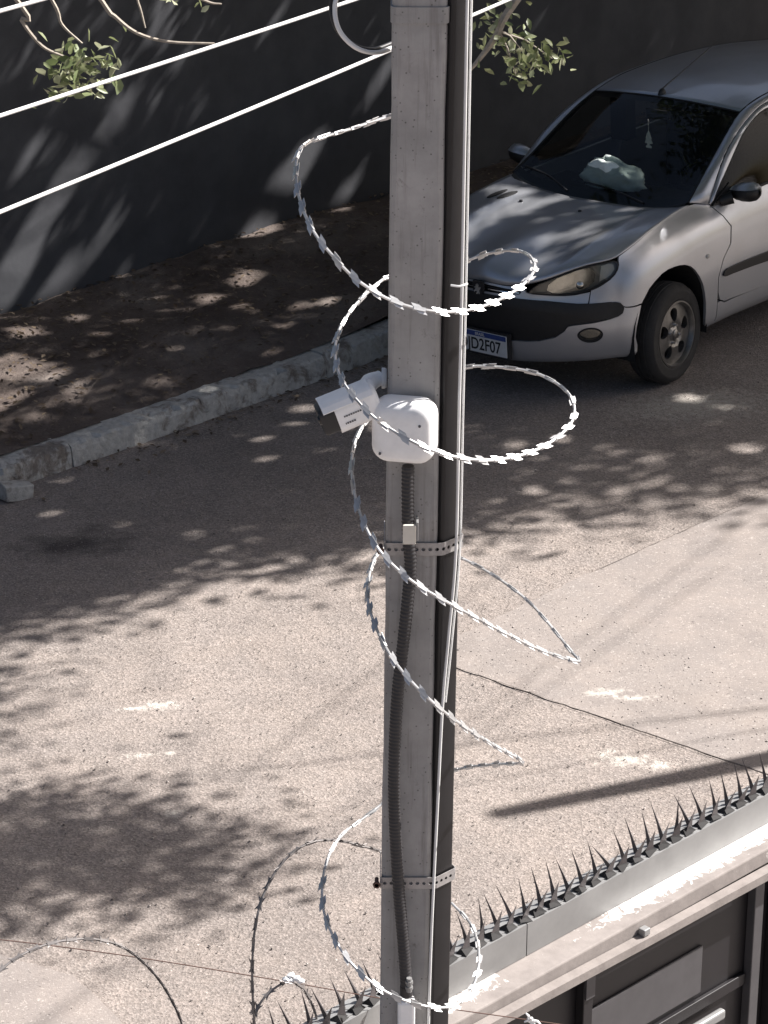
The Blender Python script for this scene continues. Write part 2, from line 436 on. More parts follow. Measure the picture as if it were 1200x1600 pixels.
ss = list(np.arange(-30, 50.1, 1.0)); nn = [-12.9, -12.5, -12.2, -11.7, -11.3, -10.9, -10.55, -10.2, -9.8, -9, -8, -7, -6.2]
V = [W(s, n, road_z(n)) for s in ss for n in nn]; k = len(nn)
Fq = [(i * k + j, i * k + j + 1, (i + 1) * k + j + 1, (i + 1) * k + j) for i in range(len(ss) - 1) for j in range(k - 1)]
Fq = [tuple(reversed(f)) for f in Fq]
road = tag(obj('road', mesh('road', V, Fq, True), M['asphalt']), kind='structure')

def flat_on_road(name, pts, mat, lift=0.004, rag=0.0, parent=road, seed=0, sub=0.05):
    """an irregular sheet lying on the road, following its camber"""
    r = random.Random(seed); P = []
    n = len(pts)
    for i in range(n):
        a = Vector((*pts[i], 0)); b = Vector((*pts[(i + 1) % n], 0)); m = max(1, int((b - a).length / sub))
        for j in range(m):
            p = a.lerp(b, j / m)
            P.append(p + Vector((r.uniform(-rag, rag), r.uniform(-rag, rag), 0)))
    V = []
    for p in P:
        nn_ = p.x * NH.x + p.y * NH.y
        V.append((p.x, p.y, road_z(nn_) + lift))
    me = mesh(name, V, [tuple(range(len(V)))])
    return obj(name, me, mat, parent, loc=(0, 0, 0))

def blob(cx, cy, rx, ry, ang, seed, n=26, wob=0.35):
    r = random.Random(seed); ph = [r.uniform(0, 6.28) for _ in range(5)]; out = []
    for i in range(n):
        a = 2 * math.pi * i / n
        q = 1 + wob * (0.5 * math.sin(2 * a + ph[0]) + 0.4 * math.sin(3 * a + ph[1]) + 0.35 * math.sin(5 * a + ph[2]) + 0.3 * math.sin(8 * a + ph[3])) + r.uniform(-.12, .12) * wob
        x, y = rx * q * math.cos(a), ry * q * math.sin(a)
        out.append((cx + x * math.cos(ang) - y * math.sin(ang), cy + x * math.sin(ang) + y * math.cos(ang)))
    return out

# smooth cement patches laid into the asphalt, with their joints
flat_on_road('cement_patch', [(0.18, 12.80), (0.34, 12.66), (1.53, 11.76), (2.6, 10.95), (5.2, 13.6), (3.3, 15.95), (2.05, 14.72), (0.98, 13.66)], M['slab'], 0.004, 0.006, seed=2)
flat_on_road('cement_patch', [(-1.75, 10.26), (-1.52, 10.15), (-1.21, 10.0), (-0.98, 9.66), (-0.9, 9.3), (-2.4, 8.4), (-3.2, 9.8)], M['slab'], 0.004, 0.006, seed=3)
def joint_strip(name, a, b, w, seed):
    r = random.Random(seed); A, B = Vector((*a, 0)), Vector((*b, 0)); d = (B - A).normalized(); pr = Vector((-d.y, d.x, 0)); L = (B - A).length
    n = int(L / 0.04); up = []; dn = []; off = 0
    for i in range(n + 1):
        off = off * 0.8 + r.uniform(-.004, .004); c = A.lerp(B, i / n) + pr * off; ww = w * r.uniform(0.45, 1.25)
        up.append(c + pr * ww); dn.append(c - pr * ww)
    V = [(p.x, p.y, 0.048 + 0.0085) for p in up + dn]
    obj(name, mesh(name, V, [(i, n + 1 + i, n + 2 + i, i + 1) for i in range(n)]), M['joint'], road, loc=(0, 0, 0))
joint_strip('joint', (0.06, 12.87), (1.72, 11.61), 0.0016, 5)
joint_strip('joint', (1.05, 13.72), (2.2, 14.87), 0.0016, 6)
# loose grit lying on the road: far too many stones to count
gg = np.random.default_rng(77); n_ = 30000
s_ = gg.uniform(4.5, 13.5, n_); nn_ = gg.uniform(-12.1, -6.6, n_); smooth_ = (s_ + nn_ * .05 > 9.6 - (nn_ + 8.8) * .02) & (nn_ > -9.1); smooth_ |= (s_ < 6.25) & (nn_ > -8.3); kp = ~smooth_ | (gg.random(n_) < .08); s_ = s_[kp]; nn_ = nn_[kp]; n_ = len(s_); r_ = np.minimum(.0085, gg.lognormal(-5.85, .34, n_))
ctr = np.stack([NH.x * nn_ + TT.x * s_, NH.y * nn_ + TT.y * s_, np.array([road_z(q) for q in nn_]) + .004 + r_ * .25], 1)
oc = np.array([(1, 0, 0), (0, 1, 0), (-1, 0, 0), (0, -1, 0), (0, 0, .5), (0, 0, -.5)], float)
Vp = oc[None] * gg.uniform(.65, 1.25, (n_, 6, 1)) * r_[:, None, None]; an = gg.uniform(0, 6.28, n_)
Vp = np.stack([Vp[..., 0] * np.cos(an)[:, None] - Vp[..., 1] * np.sin(an)[:, None], Vp[..., 0] * np.sin(an)[:, None] + Vp[..., 1] * np.cos(an)[:, None], Vp[..., 2]], -1) + ctr[:, None]
fo = np.array([(0, 1, 4), (1, 2, 4), (2, 3, 4), (3, 0, 4), (1, 0, 5), (2, 1, 5), (3, 2, 5), (0, 3, 5)])
tag(obj('road_grit', np_mesh('road_grit', Vp.reshape(-1, 3), (np.arange(n_)[:, None, None] * 6 + fo[None]).reshape(-1, 3)), M['grit']), 'loose pale and dark grit scattered over the road', 'grit', kind='stuff')

# kerb: whitewashed stones, worn and uneven; far pavement of trodden earth
kerb = empty('kerb', W(9.2, -12.05, -0.09), 'worn whitewashed kerb along the far side of the street', 'kerb')
s0 = 2.0; i = 0
while s0 < 24:
    L = rng.uniform(0.86, 1.02); r = random.Random(100 + i); nx, nz = 26, 4
    V = []; F = []
    h = 0.145 + r.uniform(-.008, .008); dn = r.uniform(-.008, .008); wv = 0.15
    sec = [(0.012, 0.0), (0.006, 0.35), (0.0, 0.7), (-0.006, 0.93), (-0.022, 1.0), (-0.07, 1.01), (-wv, 0.995), (-wv - .01, 0.3)]
    for a in range(nx + 1):
        for q, (o, zf) in enumerate(sec):
            ch = 0.007 * max(0, r.gauss(0, 1)) if q in (3, 4) else 0.0
            if r.random() < .06 and q in (3, 4): ch += r.uniform(.01, .03)
            sv = s0 + 0.003 + (L - 0.006) * a / nx
            V.append(W(sv, kerb_n(sv) + o + dn - ch * .8 + r.gauss(0, .002), -0.102 + h * zf - ch + r.gauss(0, .002)))
    k = len(sec)
    F = [(a * k + q, (a + 1) * k + q, (a + 1) * k + q + 1, a * k + q + 1) for a in range(nx) for q in range(k - 1)]
    F += [tuple(range(k)), tuple(reversed(range(nx * k, nx * k + k)))]
    F = [tuple(reversed(f)) for f in F]
    obj('kerb_stone', mesh('kerb_stone', V, F), M['kerb'], kerb)
    s0 += L; i += 1
def lump(name, c, rad, mat, seed, flat=.7, parent=None, sub=2, label=None, cat=None):
    bm = bmesh.new(); bmesh.ops.create_icosphere(bm, subdivisions=sub, radius=1.0); r = random.Random(seed)
    ax = [Vector((r.gauss(0, 1), r.gauss(0, 1), r.gauss(0, 1))).normalized() for _ in range(9)]; dd = [r.uniform(.55, .9) for _ in ax]
    for v in bm.verts:
        p = v.co.copy()
        for a, d in zip(ax, dd):
            e = p.dot(a) - d
            if e > 0: p -= a * e
        v.co = Vector((p.x * rad[0], p.y * rad[1], p.z * rad[2])) + Vector(c)
    me = bpy.data.meshes.new(name); bm.to_mesh(me); bm.free()
    o = obj(name, me, mat, parent); 
    if label: tag(o, label, cat)
    return o
ck = MB().box((-.085, -.05, -.045), (.085, .05, .045), Matrix.Translation((-2.0, 14.93, -.04)) @ Matrix.Rotation(R(38), 4, 'Z') @ Matrix.Rotation(R(9), 4, 'Y'))
r = random.Random(6); ck.V = [tuple(c + r.uniform(-.014, .014) for c in v) for v in ck.V]
tag(ck.build('broken_kerb_piece', M['kerb'], None, bevel=.007), 'broken white chunk of kerb lying in the gutter at the left', 'rubble')

nn = list(np.linspace(0, 1, 15)); V = []; r = random.Random(5); ss2 = list(np.arange(2, 26.01, .2))
for s in ss2:
    for f in nn:
        n0, n1 = kerb_n(s) - 0.13, -14.12
        V.append(W(s, n0 + (n1 - n0) * f, 0.048 + 0.03 * f + r.gauss(0, .009) + 0.02 * math.sin(s * 1.7 + f * 5)))
k = len(nn); F = [((i) * k + j, (i) * k + j + 1, (i + 1) * k + j + 1, (i + 1) * k + j) for i in range(len(ss2) - 1) for j in range(k - 1)]
tag(obj('pavement', mesh('pavement', V, F, True), M['dirt']), kind='structure')
V = [W(s, n, z) for s in (-30, 50) for n, z in ((-6.22, -.2), (-6.2, 0.17), (-6.05, 0.175), (-3.66, 0.19))]
tag(obj('near_pavement', mesh('near_pavement', V, [(j, j + 1, 5 + j, 4 + j) for j in range(3)]), M['render']), kind='structure')
V = [W(s, n, 0.19) for s in (-30, 50) for n in (-3.6, 30)]
tag(obj('yard', mesh('yard', V, [(0, 1, 3, 2)]), M['render']), kind='structure')

# leaf litter and crumbs on the earth pavement: too many to count
def scatter_leaves(name, pts, size, mat, seed, flat=0.35, fine=False):
    g = np.random.default_rng(seed); P = np.asarray(pts); n = len(P)
    nz = g.normal(size=(n, 3)); nz[:, 2] = abs(nz[:, 2]) + (1.5 if flat else 0); nz[:, :2] *= flat if flat else 1
    nz /= np.linalg.norm(nz, axis=1)[:, None]
    u = np.cross(nz, g.normal(size=(n, 3))); u /= np.linalg.norm(u, axis=1)[:, None]; v = np.cross(nz, u)
    L = (size * g.uniform(.6, 1.25, n))[:, None]; Wd = L * g.uniform(.38, .55, n)[:, None]
    if fine:
        q = [P - u * L * .5, P - v * Wd * .42 - u * L * .18 + nz * L * .07, P - v * Wd * .5 + u * L * .16 + nz * L * .09, P + u * L * .5 + nz * L * .02, P + v * Wd * .5 + u * L * .16 + nz * L * .09, P + v * Wd * .42 - u * L * .18 + nz * L * .07]
        B = np.arange(n)[:, None] * 6
        return np_mesh(name, np.stack(q, 1).reshape(-1, 3), np.concatenate([B + np.array([a_])[:, :] for a_ in ((0, 1, 3), (1, 2, 3), (0, 3, 5), (3, 4, 5))]))
    V = np.stack([P - u * L * .5, P - v * Wd * .5 + nz * L * .06 + u * L * .05, P + u * L * .5, P + v * Wd * .5 + nz * L * .06 + u * L * .05], 1).reshape(-1, 3)
    F = (np.arange(n)[:, None] * 4 + np.array([0, 1, 2, 3])[None]).astype(np.int32)
    Ft = np.concatenate([F[:, [0, 1, 2]], F[:, [0, 2, 3]]])
    return np_mesh(name, V, Ft)
g = np.random.default_rng(3); pts = []
for _ in range(5200):
    s = g.uniform(5, 20); f = g.random() ** 0.8; n0 = kerb_n(s) - .14; n = n0 + (-14.1 - n0) * f
    p = W(s, n, 0.065 + 0.03 * f + 0.02 * math.sin(s * 1.7 + f * 5)); pts.append(tuple(p))
for _ in range(500):
    s = g.uniform(6, 18); n = kerb_n(s) + abs(g.normal(0, .12)) + .02; pts.append(tuple(W(s, n, road_z(n) + .012)))
tag(obj('leaf_litter', scatter_leaves('leaf_litter', pts, 0.045, M['litter'], 4), M['litter']), 'dry fallen leaves and crumbs strewn over the earth pavement', 'leaf litter', kind='stuff')

# far boundary wall
wall = MB()
A, B = W(-10, -14.1), W(40, -14.1)
for (n0, n1, z0, z1) in ((-14.3, -14.1, -0.2, 3.2),):
    V = [W(s, n, z) for s in (-10, 40) for n in (n0, n1) for z in (z0, z1)]
    wall.add(V, [(0, 1, 3, 2), (4, 6, 7, 5), (0, 4, 5, 1), (2, 3, 7, 6), (0, 2, 6, 4), (1, 5, 7, 3)])
w_root = empty('boundary_wall', W(12, -14.2, 0), 'tall charcoal painted wall behind the earth pavement', 'wall')
wall.build('wall_face', M['wall'], w_root)
cop = MB(); V = [W(s, n, z) for s in (-10, 40) for n in (-14.34, -14.06) for z in (3.203, 3.26)]
cop.add(V, [(0, 1, 3, 2), (4, 6, 7, 5), (0, 4, 5, 1), (2, 3, 7, 6), (0, 2, 6, 4), (1, 5, 7, 3)]); cop.build('coping', M['render'], w_root)

# ------------------------------------------------------------------ trees
SH = Vector((to_sun.x / to_sun.z, to_sun.y / to_sun.z, 1.0))      # one metre up along a sun ray
def edge_n(s):
    xs = [4, 7, 7.9, 8.9, 9.7, 10.5, 12.0, 14, 30]; ys = [-11.2, -10.9, -10.75, -10.6, -10.1, -9.65, -9.35, -9.1, -9.0]
    return float(np.interp(s, xs, ys))

# holes cut in the crowns to place sun dapples: where a sun ray passes and meets the ground plane (x, y, radius)
GAPS = [(-1.00, 18.95, 0.195), (-1.04, 18.96, 0.150), (-2.77, 17.51, 0.165), (-2.71, 17.44, 0.150), (-2.64, 17.39, 0.135), (-2.79, 17.60, 0.135), (-2.23, 17.68, 0.090), (-2.12, 17.90, 0.068), (-2.12, 17.80, 0.090), (-2.24, 18.16, 0.053), (-0.43, 19.40, 0.120), (-0.97, 19.36, 0.105), (-3.20, 17.21, 0.075), (-1.94, 18.13, 0.045), (-1.71, 18.43, 0.045), (-2.49, 17.43, 0.120), (-1.75, 18.10, 0.045), (-2.23, 18.44, 0.075), (-3.10, 17.71, 0.075), (0.04, 20.39, 0.060), (0.57, 20.80, 0.045), (-0.92, 18.11, 0.132), (-0.98, 18.04, 0.084), (-1.13, 17.69, 0.120), (-0.99, 17.63, 0.072), (-0.39, 17.63, 0.096), (-0.56, 17.57, 0.072), (-1.43, 17.07, 0.084), (-1.56, 16.85, 0.084), (-1.29, 16.79, 0.072), (-2.27, 17.03, 0.108), (-2.27, 16.44, 0.192), (-2.09, 16.39, 0.120), (-1.89, 16.27, 0.144), (-1.38, 16.31, 0.072), (-1.95, 17.30, 0.072), (-0.22, 17.01, 0.096), (-0.69, 17.18, 0.060), (-1.07, 16.23, 0.060), (-2.22, 17.65, 0.072), (-1.63, 17.24, 0.060), (-1.78, 16.65, 0.060), (-2.20, 16.04, 0.120), (-0.72, 16.79, 0.060), (-1.25, 17.41, 0.060), (-1.81, 16.97, 0.060), (-0.65, 15.73, 0.070), (-0.62, 15.40, 0.070), (-0.75, 15.83, 0.050), (-1.70, 14.71, 0.060), (-1.00, 14.25, 0.060), (-1.37, 14.47, 0.050), (0.77, 14.73, 0.060), (0.69, 15.39, 0.070), (0.94, 15.48, 0.060), (1.72, 16.10, 0.090), (1.89, 15.95, 0.060), (1.93, 15.33, 0.070), (1.52, 14.76, 0.050), (-0.46, 15.97, 0.060), (-0.31, 15.49, 0.050), (-1.30, 14.87, 0.040), (-1.67, 15.23, 0.050), (0.11, 13.73, 0.060), (0.00, 17.19, 0.109), (-0.08, 16.95, 0.093), (-0.16, 16.81, 0.116), (-0.23, 16.68, 0.109), (-0.29, 16.57, 0.116), (-0.35, 16.47, 0.093), (0.01, 16.79, 0.093), (-0.06, 16.67, 0.078), (0.13, 16.85, 0.093), (0.25, 16.91, 0.085), (0.37, 16.75, 0.093), (0.05, 16.20, 0.085), (0.22, 16.18, 0.093), (0.27, 16.28, 0.078), (0.37, 16.28, 0.085), (0.02, 15.87, 0.093), (0.07, 15.97, 0.078), (0.27, 16.03, 0.078), (-0.38, 16.25, 0.093), (0.02, 16.48, 0.062), (0.47, 16.46, 0.062)]
GA_ = np.array(GAPS)
def cut_dapple_holes(P):
    Q = P[:, :2] - P[:, 2:3] * np.array([SH.x, SH.y])[None]; ok = np.ones(len(P), bool)
    for x, y, r_ in GA_: ok &= ((Q[:, 0] - x) ** 2 + (Q[:, 1] - y) ** 2) > r_ * r_
    return P[ok]

def make_tree(name, base, height, clumps, label, leaf_size, per, seed, crad=0.42, limb_r=.05, twig_r=.007, leaf='leaf', extra=None, group=None, flat=0):
    """tapered trunk with limbs; the crown is leaf clumps, every clump on a twig from the nearest limb"""
    r = random.Random(seed); g = np.random.default_rng(seed); base = Vector(base)
    t = empty(name, base, label, 'tree', group)
    C = np.array([tuple(c) for c in clumps]); cen = Vector(C.mean(0))
    fork = base + Vector((0, 0, height)) + Vector((cen.x - base.x, cen.y - base.y, 0)) * 0.06
    tr = MB(); tr.tube(catmull([base - Vector((0, 0, .1)), base + Vector((.03, .02, .4)), base.lerp(fork, .5) + Vector((.05, -.04, 0)), fork], 4), [.24 - .10 * i / 12 for i in range(13)], 10)
    # limbs: a few k-means centres
    K = max(3, min(9, len(C) // 25)) if limb_r > .02 else 3; ks = C[g.choice(len(C), K, replace=False)]
    for _ in range(6):
        d = ((C[:, None] - ks[None]) ** 2).sum(2).argmin(1)
        ks = np.array([C[d == i].mean(0) if (d == i).any() else ks[i] for i in range(K)])
    br = MB()
    for i in range(K):
        e = Vector(ks[i]); mid = fork.lerp(e, .5) + Vector((r.uniform(-.2, .2), r.uniform(-.2, .2), .35))
        limb = catmull([fork, mid, e], 5); br.tube(limb, [limb_r - limb_r * .7 * j / 10 for j in range(11)], 7)
        for c in C[d == i]:
            c = Vector(c); a = limb[r.randint(4, 10) if limb_r > .02 else r.randint(8, 10)]
            br.tube([a, a.lerp(c, .5) + Vector((r.uniform(-.1, .1), r.uniform(-.1, .1), r.uniform(0, .15))), c], [twig_r, twig_r * .66, twig_r * .33], 4, False)
    tr.build('trunk', M['bark'], t, True); br.build('branches', M['bark'], t, True)
    P = (C[:, None] + g.normal(size=(len(C), per, 3)) * crad * np.array([.62, .62, .45])).reshape(-1, 3)
    P = cut_dapple_holes(P)
    obj('crown', scatter_leaves('crown', P, leaf_size, None, seed, flat), M[leaf], t)
    return t

# crowns are sampled above the street so that their shade lies where the photograph has it
gA = np.random.default_rng(21); cl1 = []; cl2 = []
def keep(s, n):
    d = edge_n(s) - n
    if d < 0: return 0
    p = min(1.0, 0.7 + d / 0.7)
    if s < 10.6 and n < -12.2: p *= 0.7                # thinned to let more sun dapples onto the left pavement
    if 10.7 < s < 12.1 and -12.3 < n < -10.8: p *= 0.8  # thinned to let sun dapples onto the bonnet
    return p
cnt = 0
while cnt < 700:
    s, n = gA.uniform(4.5, 18.5), gA.uniform(-15.6, -9.0)
    if gA.random() > keep(s, n): continue
    cnt += 1
    h = gA.uniform(3.9, 7.2); p = W(s, n) + SH * h
    (cl1 if s < 12.6 else cl2).append(p)
for _ in range(70): cl2.append(W(gA.uniform(12.3, 15.2), gA.uniform(-13.4, -11.4)) + SH * gA.uniform(3.9, 7.0))
make_tree('street_tree', W(18.3, -12.9, 0.06), 2.6, cl1, 'broad leafy tree on the earth pavement beyond the car, shading wall and kerb', .128, 270, 31, group='trees along the far pavement')
make_tree('street_tree', W(23.2, -12.9, 0.06), 2.8, cl2, 'leafy tree further up the far pavement, shading the roof of the car', .128, 270, 32, group='trees along the far pavement')

# tree on the near pavement: shade on the road at lower left, and the twig that hangs in view right of the post
cl3 = []
for (x, y, sx, sy, k) in ((-1.62, 11.05, .45, .30, 17), (-1.12, 11.02, .34, .20, 13), (-0.86, 10.72, .22, .12, 6), (-1.6, 10.62, .40, .18, 10), (-1.95, 12.2, .18, .30, 6), (-2.9, 11.2, .6, .6, 24)):
    for _ in range(k): cl3.append(Vector((gA.normal(x, sx * .62), gA.normal(y, sy * .62), 0.05)) + SH * gA.uniform(3.7, 5.6))
twR = [Vector(p) for p in ((2.9, 13.3, 5.2), (1.6, 13.15, 4.3), (0.95, 13.05, 3.65), (0.571, 13.0, 3.165), (0.488, 13.0, 3.007), (0.418, 13.0, 2.905), (0.371, 13.0, 2.847))]
exR = []
for (cx, cz, rx, rz, k) in ((.45, 3.03, .10, .09, 34), (.60, 2.96, .08, .09, 44), (.62, 2.88, .07, .06, 32), (.73, 2.90, .06, .05, 32), (.52, 3.10, .10, .06, 18), (.78, 2.92, .025, .025, 6), (.585, 2.82, .04, .025, 10)):
    for _ in range(k): exR.append((gA.normal(cx, rx * .6), 13.0 + gA.normal(0, .10), gA.normal(cz, rz * .6)))
t3 = make_tree('street_tree', W(14.5, -5.3, 0.18), 2.9, cl3, 'tree on the near pavement whose leafy twig hangs just right of the post', .10, 56, 33, extra=None, crad=.30, limb_r=.006, twig_r=.003)
tw = MB(); tw.tube(catmull(twR, 5), [.035 - .027 * i / 30 for i in range(31)], 6)
for e in ((.60, 12.98, 2.95), (.74, 13.02, 2.90), (.58, 13.0, 2.83), (.47, 12.97, 3.08)):
    a = Vector((.50, 13.0, 3.03)); e = Vector(e); tw.tube([a, a.lerp(e, .5) + Vector((0, 0, .02)), e], [.006, .004, .002], 4)
tw.build('hanging_twig', M['twig'], t3, True)
obj('twig_leaves', scatter_leaves('twig_leaves', exR, .055, None, 51, 0, True), M['leaf_pale'], t3)

# tree off to the left on the near pavement: twigs hang into the top left corner
cl4 = [W(gA.normal(2.2, .9), gA.normal(-6.9, .7), gA.uniform(4.9, 6.6)) for _ in range(70)]
t4 = make_tree('street_tree', W(0.6, -5.4, 0.18), 3.2, cl4, 'tree on the near pavement whose thin twigs hang into the top left corner', .09, 60, 34)
tw = MB()
for P, r0 in (([(-2.0, 8.6, 5.3), (-1.5, 8.9, 4.7), (-1.116, 9.0, 4.173), (-1.113, 9.0, 4.124), (-1.054, 9.0, 4.043), (-.985, 9.0, 4.008)], .010),
              ([(-1.7, 8.7, 5.2), (-1.2, 8.95, 4.5), (-1.02, 9.0, 4.19), (-.99, 9.0, 4.11), (-.93, 9.0, 4.05)], .009),
              ([(-1.7, 8.7, 5.2), (-1.1, 8.95, 4.6), (-.871, 9.0, 4.192), (-.825, 9.0, 4.133), (-.758, 9.0, 4.082), (-.661, 9.0, 4.056), (-.524, 9.0, 4.051)], .010),
              ([(-1.1, 8.95, 4.6), (-.80, 9.0, 4.28), (-.755, 9.0, 4.18), (-.735, 9.0, 4.10)], .007),
              ([(-1.1, 8.95, 4.6), (-.7, 9.0, 4.26), (-.55, 9.0, 4.185), (-.50, 9.0, 4.175)], .007)):
    c = catmull(P, 5); tw.tube(c, [r0 * (1 - .6 * i / (len(c) - 1)) for i in range(len(c))], 5)
tw.build('hanging_twig', M['twig'], t4, True)
exL = []
for (cx, cz, rx, rz, k) in ((-.98, 4.0, .05, .05, 36), (-.93, 3.95, .07, .06, 46), (-.89, 4.0, .06, .05, 26), (-1.0, 3.93, .05, .05, 22), (-.84, 3.99, .03, .02, 8), (-.64, 4.19, .05, .02, 9), (-.57, 4.185, .03, .015, 5)):
    for _ in range(k): exL.append((gA.normal(cx, rx * .7), 9.0 + gA.normal(0, .06), gA.normal(cz, rz * .7)))
obj('twig_leaves', scatter_leaves('twig_leaves', exL, .046, None, 52, 0, True), M['leaf_pale'], t4)

# utility post up the near pavement; its shade is the soft bar on the road
pb = Vector((5.14, 13.17, 0.18)); ph = 4.40
up = empty('utility_post', pb, 'round concrete utility post on the near pavement, its shadow a bar across the road', 'post')
MB().tube([pb - Vector((0, 0, .2)), pb + Vector((0, 0, ph * .5)), pb + Vector((0, 0, ph - .18))], [.105, .075, .052], 20).build('shaft', M['utility'], up, True)
MB().tube([pb + Vector((0, 0, ph - .18)), pb + Vector((0, 0, ph - .02)), pb + Vector((0, 0, ph))], [.050, .045, .03], 20).build('cap', M['utility'], up, True)

# ------------------------------------------------------------------ gate, lintel and spikes
GA = R(44.4); GT = Vector((math.cos(GA), math.sin(GA), 0)); GN = Vector((GT.y, -GT.x, 0)); G0 = Vector((.137, 5.304, 0))
GM = Matrix(((GT.x, GN.x, 0, G0.x), (GT.y, GN.y, 0, G0.y), (0, 0, 1, 0), (0, 0, 0, 1)))     # local (s, n, z) -> world
def gp(s, n, z): return GM @ Vector((s, n, z))
lin = empty('gate_lintel', gp(.8, 0, 2.9), 'pale lintel with grey metal upstand above the dark gate', 'lintel')
MB().box((-2.6, -.14, 2.979), (3.6, .072, 3.02), GM).build('ledge', M['ledge'], lin, bevel=.004)
MB().box((-2.6, -.05, 3.0205), (3.6, -.004, 3.0935), GM).build('upstand_core', M['render'], lin)
up_ = MB()
for a, b in ((-2.6, -.9), (-.897, .235), (.238, 1.42), (1.423, 3.6)):
    up_ = MB(); up_.box((a, -.003, 3.0215), (b, .001, 3.1), GM); up_.box((a, -.056, 3.0965), (b, -.0031, 3.1), GM)
    up_.build('flashing', M['galv'], lin)
sp = empty('spike_strip', gp(.6, -.02, 3.1), 'strip of dark steel anti-climb spikes along the top of the gate lintel', 'spikes')
MB().box((-2.4, -.040, 3.1005), (3.4, -.008, 3.1025), GM).build('base_strip', M['galv'], sp)
def spike_mesh(nm, tip, w, d):
    # three-sided blade, folded along its middle
    V = [(-w, 0, 0), (w, 0, 0), (0, d, .004), (tip[0], tip[1], tip[2]), (-w * .55 + tip[0] * .4, d * .2 + tip[1] * .4, tip[2] * .42), (w * .55 + tip[0] * .4, d * .2 + tip[1] * .4, tip[2] * .42), (tip[0] * .42, d * .8 + tip[1] * .42, tip[2] * .42)]
    return mesh(nm, V, [(0, 1, 5, 4), (1, 2, 6, 5), (2, 0, 4, 6), (4, 5, 3), (5, 6, 3), (6, 4, 3), (0, 2, 1)])
tall = spike_mesh('spike', (-.021, -.018, .086), .0062, .008); tall.materials.append(M['spike'])
short = spike_mesh('spike', (.018, .006, .056), .0140, -.008); short.materials.append(M['spike'])
foot = mesh('spike_foot', [(-.018, -.012, 0), (.015, -.010, 0), (.019, .013, 0), (-.014, .015, 0), (-.009, 0, .011), (.009, .002, .011)], [(0, 1, 5, 4), (2, 3, 4, 5), (1, 2, 5), (3, 0, 4), (3, 2, 1, 0)]); foot.materials.append(M['rubber'])
for i in range(60):
    s_ = -.85 + i * .0447; r_ = random.Random(i)
    for me, nn_, z_ in ((tall, -.034, 3.1026), (short, -.012, 3.1026), (foot, -.016, 3.1026)):
        o = bpy.data.objects.new(me.name.split('.')[0], me); COL.objects.link(o); o.parent = sp
        o.location = gp(s_ + (0 if me is tall else .016) + r_.gauss(0, .0012), nn_, z_) - Vector(sp.location)
        o.rotation_euler = (r_.gauss(0, .10), r_.gauss(0, .10) + (r_.uniform(-.3, .3) if me is tall and r_.random() < .15 else 0), GA + r_.gauss(0, .12))
        k = r_.uniform(.92, 1.06); o.scale = (1, -1, k)

gate = empty('metal_gate', gp(.6, .03, .19), 'dark metal gate with a painted patch of sunlight below the lintel at lower right', 'gate')
rl = MB(); V = []
for s_, zt, o_ in ((-.24, 2.998, .098), (.2, 2.992, .098), (.52, 2.985, .098), (1.2, 2.976, .098), (3.4, 2.972, .098)):
    V += [gp(s_, .074, zt), gp(s_, o_, zt - .001), gp(s_, o_, zt - .022), gp(s_, .074, zt - .022)]
F = [(i * 4 + j, i * 4 + (j + 1) % 4, i * 4 + 4 + (j + 1) % 4, i * 4 + 4 + j) for i in range(4) for j in range(4)] + [(3, 2, 1, 0), (16, 17, 18, 19)]
rl.add(V, F); rl.build('top_rail', M['render'], gate)
MB().box((.515, .0735, 2.9865), (.535, .092, 3.003), GM).build('stop_lug', M['galv'], gate, bevel=.002)
for a, b in ((-.24, .372), (.376, .955), (.96, 2.1), (2.104, 3.4)): MB().box((a, .020, .25), (b, .034, 2.977), GM).build('sheet_panel', M['gate'], gate)
for a, w_ in ((-.24, .04), (.362, .03), (.945, .032), (2.09, .03), (3.36, .04)): MB().box((a, .0345, .22), (a + w_, .058, 2.9775), GM).build('stile', M['gate_sunlit'] if .9 < a < 1 else M['gate'], gate, bevel=.002)  # right-hand stile is paler: sunlight painted into its colour
MB().box((1.02, .0345, .22), (1.05, .062, 2.9775), GM).build('stile', M['gate'], gate, bevel=.002)
MB().box((.363, .0585, 2.880), (.391, .064, 2.935), GM).build('sunlit_strip', M['gate_sunlit'], gate)  # small strip of sunlight, modelled as a pale raised piece
MB().box((.40, .0345, 2.70), (.785, .0405, 2.825), GM).build('sunlit_patch', M['gate_sunlit'], gate, bevel=.002)  # patch of sunlight on the gate, modelled as a pale thin sheet
MB().box((.395, .0345, 2.655), (.94, .046, 2.685), GM).build('cross_bar', M['gate'], gate, bevel=.002)
MB().box((.50, .052, 2.615), (.845, .070, 2.640), GM).build('bolt_bar', M['galv'], gate, bevel=.005)
yw = empty('yard_wall', gp(-1.5, 0, .19), 'rendered yard wall carrying the lintel, left of the gate', 'wall')
MB().box((-2.6, -.13, 0), (-.245, .06, 2.978), GM).build('wall_face', M['render'], yw)
yw2 = empty('yard_wall', gp(3.5, 0, .19), 'rendered pier carrying the far right end of the lintel', 'wall')
MB().box((3.405, -.13, 0), (3.6, .06, 2.978), GM).build('wall_face', M['render'], yw2)

